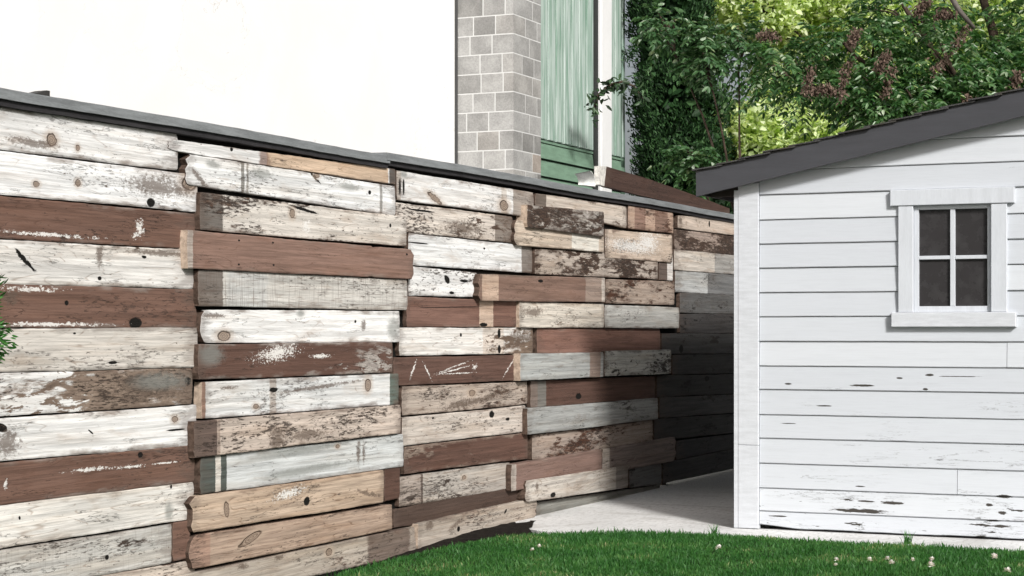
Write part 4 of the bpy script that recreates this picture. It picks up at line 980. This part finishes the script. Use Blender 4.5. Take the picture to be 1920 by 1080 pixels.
def frond(P, L, dirv, nl, ll, lw, droop=.5):
    """one compound leaf: returns leaf centre/dir arrays"""
    t = np.linspace(.12, 1, nl); d = dirv / np.linalg.norm(dirv)
    ax = P + d * (L*t)[:, None] + np.array([0, 0, -1]) * (droop*L*t**2)[:, None]
    tan = d + np.array([0, 0, -1]) * (2*droop*t)[:, None]
    tan /= np.linalg.norm(tan, axis=1, keepdims=True)
    side = np.cross(tan, [0, 0, 1]); side /= np.linalg.norm(side, axis=1, keepdims=True) + 1e-9
    c = np.concatenate([ax, ax, ax[-1:]]); dd = np.concatenate([side + tan*.55, -side + tan*.55, tan[-1:]])
    dd = dd + np.array([0, 0, -.25])
    return c, dd, np.full(len(c), ll) * rng.uniform(.75, 1.15, len(c)), np.full(len(c), lw)
def leafy_tree(name, base, h, blobs, nfr, label, mat, fl=.34, nlf=9, ll=.085, lw=.034, group=None, trunk_r=.14, plain=0, droop=.45, cat='tree'):
    t_ = empty(name, base, 0, label, cat, group)
    mb = MB(); b0 = Vector(base)
    top = Vector((0, 0, h)); mb.tube([(0,0,-.25), (.03,.02,h*.3), (-.04,.05,h*.6), (0,0,h)], [trunk_r, trunk_r*.8, trunk_r*.6, trunk_r*.35], 9)
    for (bc, br, w) in blobs:
        q = Vector(bc) - b0; s = Vector((0, 0, min(h*.75, max(.6, q.z*.55)))); mid = s.lerp(q, .5) + Vector((0, 0, .12))
        mb.tube([s, mid, q, q + (q - s).normalized()*br[0]*.6], [trunk_r*.45, trunk_r*.28, trunk_r*.14, .006], 6)
        for _ in range(7):
            e = q + Vector(rdir(1)[0] * np.array(br) * .85); mb.tube([mid.lerp(q, random.uniform(.3, 1)), (mid.lerp(q, .8)).lerp(e, .5) + Vector((0,0,.05)), e], [trunk_r*.12, .009, .003], 5)
    mb.build('trunk', BARK, t_, smooth=True)
    W = np.array([b[2] for b in blobs], dtype=float); W /= W.sum(); C, Dd, LL, LW = [], [], [], []
    pick = rng.choice(len(blobs), nfr, p=W)
    for i in pick:
        bc, br, w = blobs[i]
        # sub-clumps make the crown uneven
        r = rdir(1)[0]; rad = rng.uniform(.35, 1) ** .5
        sub = np.sin(r * 5.1 + i).sum() * .09
        p = np.array(bc) + r * np.array(br) * (rad + sub)
        d = r * np.array([1, 1, .35]) + rng.normal(size=3) * .45
        if plain:
            k = nlf; cc = p + rng.normal(size=(k, 3)) * .10; dd = d + rng.normal(size=(k, 3)) * .7
            C.append(cc); Dd.append(dd); LL.append(rng.uniform(.6, 1.2, k) * ll); LW.append(rng.uniform(.7, 1.2, k) * lw)
        else:
            a, b_, l, w_ = frond(p, fl * rng.uniform(.6, 1.15), d, nlf, ll, lw, droop); C.append(a); Dd.append(b_); LL.append(l); LW.append(w_)
    C = np.concatenate(C) - np.array(base); Dd = np.concatenate(Dd); LL = np.concatenate(LL); LW = np.concatenate(LW); n = len(C)
    nr = np.array([0, 0, 1.0]) + rng.normal(size=(n, 3)) * .45
    cards_obj('crown', leaf_cards(C, Dd, nr, LL, LW, .2), mat, t_)
    return t_
def A3(px, py, Y): p = at(px, py, Y); return (p.x, p.y, p.z)
# big tree with drooping compound leaves above the shed roof
bt = (5.0, 18.2, 0)
blobs = [(A3(1450,125,17.5), (.30,.4,.18), .4), (A3(1600,100,17.5), (.50,.5,.30), 1.0), (A3(1650,180,17.2), (.45,.5,.26), 1.0), (A3(1780,120,17.4), (.70,.6,.45), 1.7), (A3(1730,215,17), (.6,.5,.28), 1.1),
         (A3(1900,150,17.6), (.45,.6,.35), .8), (A3(1840,190,17.2), (.5,.5,.35), 1.1), (A3(1530,165,17.4), (.22,.4,.12), .22), (A3(1700,20,18.2), (.5,.5,.2), .6), (A3(2050,60,18), (1.1,1,.9), 2.2), (A3(1800,-140,18.6), (.9,.9,.4), .8)]
big = leafy_tree('drooping_tree', bt, 3.9, blobs, 1750, 'dark green tree with drooping feathery leaves and rusty brown dried clusters above the shed', MIDLEAF, fl=.30, nlf=8, ll=.075, lw=.030, trunk_r=.16)
def cluster(px, py, Y, w, h, bend, parent, name='dried_cluster'):
    c = np.array(A3(px, py, Y)); n = 240
    s = rng.uniform(-.5, .5, n); x = s * w + bend * (s * s) * w; z = -np.abs(s) ** 1.5 * h * (1 if bend == 0 else 1) if w > h else s * h
    P = np.c_[x, rng.normal(0, .03, n), z] + rng.normal(0, .022, (n, 3))
    d = rdir(n) * .7 + np.array([0, 0, -.8])
    cards_obj(name, leaf_cards(P, d, rdir(n), rng.uniform(.02, .045, n), rng.uniform(.012, .022, n), .15), DEAD, parent, Vector(c) - Vector(parent.location))
for (px, py, w, h, bd) in ((1783,92,.32,.42,0),(1517,150,.06,.24,0),(1583,150,.10,.36,.3),(1664,152,.06,.26,.5),(1440,62,.16,.09,0),(1728,12,.10,.10,0),(1772,22,.14,.12,0),(1600,70,.06,.14,0),(1545,165,.16,.08,0),(1655,115,.10,.18,0),(1905,150,.03,.16,0),(1810,195,.03,.16,0)):
    cluster(px, py, 16.6, w, h, bd, big)
mb = MB(); a_, b_, c_ = Vector(A3(1770,-30,16.5)), Vector(A3(1797,18,16.5)), Vector(A3(1826,52,16.6))
mb.tube([a_ - Vector(bt), b_ - Vector(bt), c_ - Vector(bt)], [.028, .024, .018], 8); mb.build('bare_limb', simple_mat('pale_bark', (.14, .125, .11), .8, .3, 20), big, smooth=True)
# shrub branches that mingle with the conifer
sb = (2.15, 17.6, 0)
leafy_tree('leafy_shrub', sb, 2.9, [(A3(1318,90,17.3), (.10,.2,.22), 1), (A3(1296,300,17.0), (.14,.2,.12), .7), (A3(1245,50,17.6), (.16,.2,.18), .4), (A3(1385,80,17.6), (.16,.2,.2), .7)], 230, 'slender light green shrub growing in front of the dark conifer', PALELEAF, fl=.2, nlf=5, ll=.075, lw=.036, trunk_r=.035, droop=.3, cat='shrub')
# sunlit trees further back
leafy_tree('sunny_tree', (4.4, 27, 0), 4.4, [(A3(1420,265,24), (.55,.7,.45), 1.6), (A3(1540,262,24), (.7,.8,.4), 1.7), (A3(1700,230,27), (.9,.8,.6), 1.0), (A3(1480,190,27), (.5,.6,.35), .5)], 2300, 'bright yellow green low tree showing just above the left half of the shed roof', LIGHTLEAF, nlf=9, ll=.11, lw=.07, plain=1, trunk_r=.12)
leafy_tree('sunny_tree', (7.6, 31, 0), 5.8, [(A3(1420,10,30), (.9,.8,.5), 1.2), (A3(1560,15,30.5), (1.0,.8,.55), 1.2), (A3(1500,-120,30.5), (1.6,1,.9), 1.3), (A3(1720,20,31), (1.2,1,.8), 1.2), (A3(1700,150,31), (1.6,1,.9), 1.4), (A3(1480,110,31),(.6,.8,.5),.5)], 2600, 'tall pale yellow green tree standing behind the dark drooping tree', LIGHTLEAF, nlf=9, ll=.13, lw=.08, plain=1, trunk_r=.16)
leafy_tree('sunny_tree', (8.6, 28, 0), 5.2, [(A3(1900,40,26.5), (.8,.8,1.0), 1.4), (A3(1980,140,26.5), (1.0,.9,1.0), 1.4), (A3(1880,190,27), (.8,.7,.6), .9), (A3(2100,20,28),(1.6,1.2,1.4),1.4)], 1900, 'yellow green tree at the right edge above the shed roof ridge', LIGHTLEAF, nlf=9, ll=.12, lw=.075, plain=1, trunk_r=.15)
MIDD = foliage_mat('distant_leaves', [(0, (.02, .05, .02)), (.6, (.05, .11, .035)), (1, (.16, .22, .08))], .5, .3, .3)
leafy_tree('background_tree', (10.5, 37, 0), 6, [((9, 36, 4.2), (2.6,1.5,2.0), 2), ((12.5, 37, 4.5), (2.8,1.5,2.4), 2), ((10.5,38,6.6),(2.6,1.5,1.8),1)], 2300, 'dark green broad tree far behind the bright trees', MIDD, nlf=10, ll=.2, lw=.12, plain=1, trunk_r=.22)
leafy_tree('background_tree', (4.6, 36, 0), 5, [((5.2, 36, 3.0), (2.0,1.3,1.7), 2), ((4.6,35.5,1.4),(2,1.2,1.2),1)], 1100, 'mid green tree far behind the gap between conifer and shed', MIDD, nlf=10, ll=.18, lw=.11, plain=1, trunk_r=.2)
# sprig of climber hooked on the downspout
vp = at(1150, 165, 21.5)
vroot = empty('climber_sprig', vp, 0, 'small sprig of dark climbing plant caught on the white downspout', 'climber')
mb = MB(); pts = [Vector((-.24,0,-.30)), Vector((-.17,-.03,-.08)), Vector((-.04,-.05,.03)), Vector((.10,-.02,.07)), Vector((.24,0,.02)), Vector((.34,.02,-.12))]
mb.tube(pts, [.012,.016,.018,.016,.012,.006], 6); mb.build('stem', BARK, vroot, smooth=True)
n = 150; s_ = rng.uniform(0, 1, n); ctr = np.array([tuple(pts[0].lerp(pts[5], 0)) for _ in range(n)])
seg = (s_ * 4.99).astype(int); fr = s_ * 4.99 - seg; PA = np.array([tuple(p) for p in pts]); c = PA[seg] * (1 - fr)[:, None] + PA[seg + 1] * fr[:, None] + rng.normal(0, .045, (n, 3))
d = rdir(n) + np.array([0, 0, -.6]); cards_obj('leaves', leaf_cards(c, d, rdir(n), rng.uniform(.05, .12, n), rng.uniform(.03, .05, n), .2), foliage_mat('climber_leaves', [(0, (.02, .03, .018)), (.6, (.04, .08, .035)), (1, (.12, .20, .10))], .4, .2, .5), vroot)
# clipped shrub just outside the left edge of the frame
sp = Vector((-2.14, 6.6, -.09))
sh = empty('clipped_shrub', sp, 0, 'bright green fine leaved shrub poking in at the left edge in front of the fence', 'shrub')
mb = MB(); mb.tube([(0,0,-.1),(.01,0,.5),(0,.01,1.0)], [.03,.025,.02], 8); mb.build('trunk', BARK, sh, smooth=True)
n = 9000; r = rdir(n); rad = rng.uniform(.3, 1, n) ** .4; lump = 1 + .08 * np.sin(r[:, 0]*9 + 2) * np.sin(r[:, 2]*11) + .05 * np.sin(r[:, 1]*17)
c = r * rad[:, None] * lump[:, None] * np.array([.335, .28, .34]) + np.array([0, 0, 1.31])
cards_obj('crown', leaf_cards(c, r + rdir(n)*.6, rdir(n), rng.uniform(.02, .04, n), rng.uniform(.006, .011, n), .1), foliage_mat('shrub_leaves', [(0, (.015, .06, .01)), (.6, (.03, .13, .02)), (1, (.08, .24, .05))], .5, .25, .3), sh)

# ------------------------------------------------------------------ LIGHT, SKY, CAMERA
BETA, ELEV = R(-43), R(31)          # sun: angle off the fence normal (towards the camera) and height
hd = N * math.cos(BETA) + D * math.sin(BETA)
sdir = Vector((hd.x * math.cos(ELEV), hd.y * math.cos(ELEV), math.sin(ELEV)))
ld = bpy.data.lights.new('sun', 'SUN'); ld.energy = 2.75; ld.angle = R(8); ld.color = (1.0, .975, .94)
lo = bpy.data.objects.new('sun', ld); COL.objects.link(lo); lo.rotation_euler = sdir.to_track_quat('Z', 'Y').to_euler(); lo.location = (3, -3, 12)
w = bpy.data.worlds.new('World'); scene.world = w; w.use_nodes = True
wt = T(w.node_tree); bg = w.node_tree.nodes['Background']
sky = wt.node('ShaderNodeTexSky'); sky.sky_type = 'NISHITA'; sky.sun_disc = False; sky.sun_elevation = ELEV
sky.sun_rotation = math.atan2(sdir.x, sdir.y); sky.dust_density = 4.0; sky.ozone_density = 1.0; sky.air_density = 1.0
hs = wt.node('ShaderNodeHueSaturation'); hs.inputs['Saturation'].default_value = .35; wt.l.new(sky.outputs[0], hs.inputs['Color'])
wt.l.new(hs.outputs[0], bg.inputs['Color']); bg.inputs['Strength'].default_value = 0.055
cd = bpy.data.cameras.new('camera'); cam = bpy.data.objects.new('camera', cd); COL.objects.link(cam)
cam.location = CAM; cam.rotation_euler = (R(90), 0, 0); cd.sensor_width = 36; cd.lens = F / 1920 * 36; cd.shift_y = (HY - 540) / 1920; cd.clip_end = 1500
scene.camera = cam
scene.view_settings.view_transform = 'Standard'; scene.view_settings.look = 'None'; scene.view_settings.gamma = 1.0
scene.view_settings.exposure = 0.68
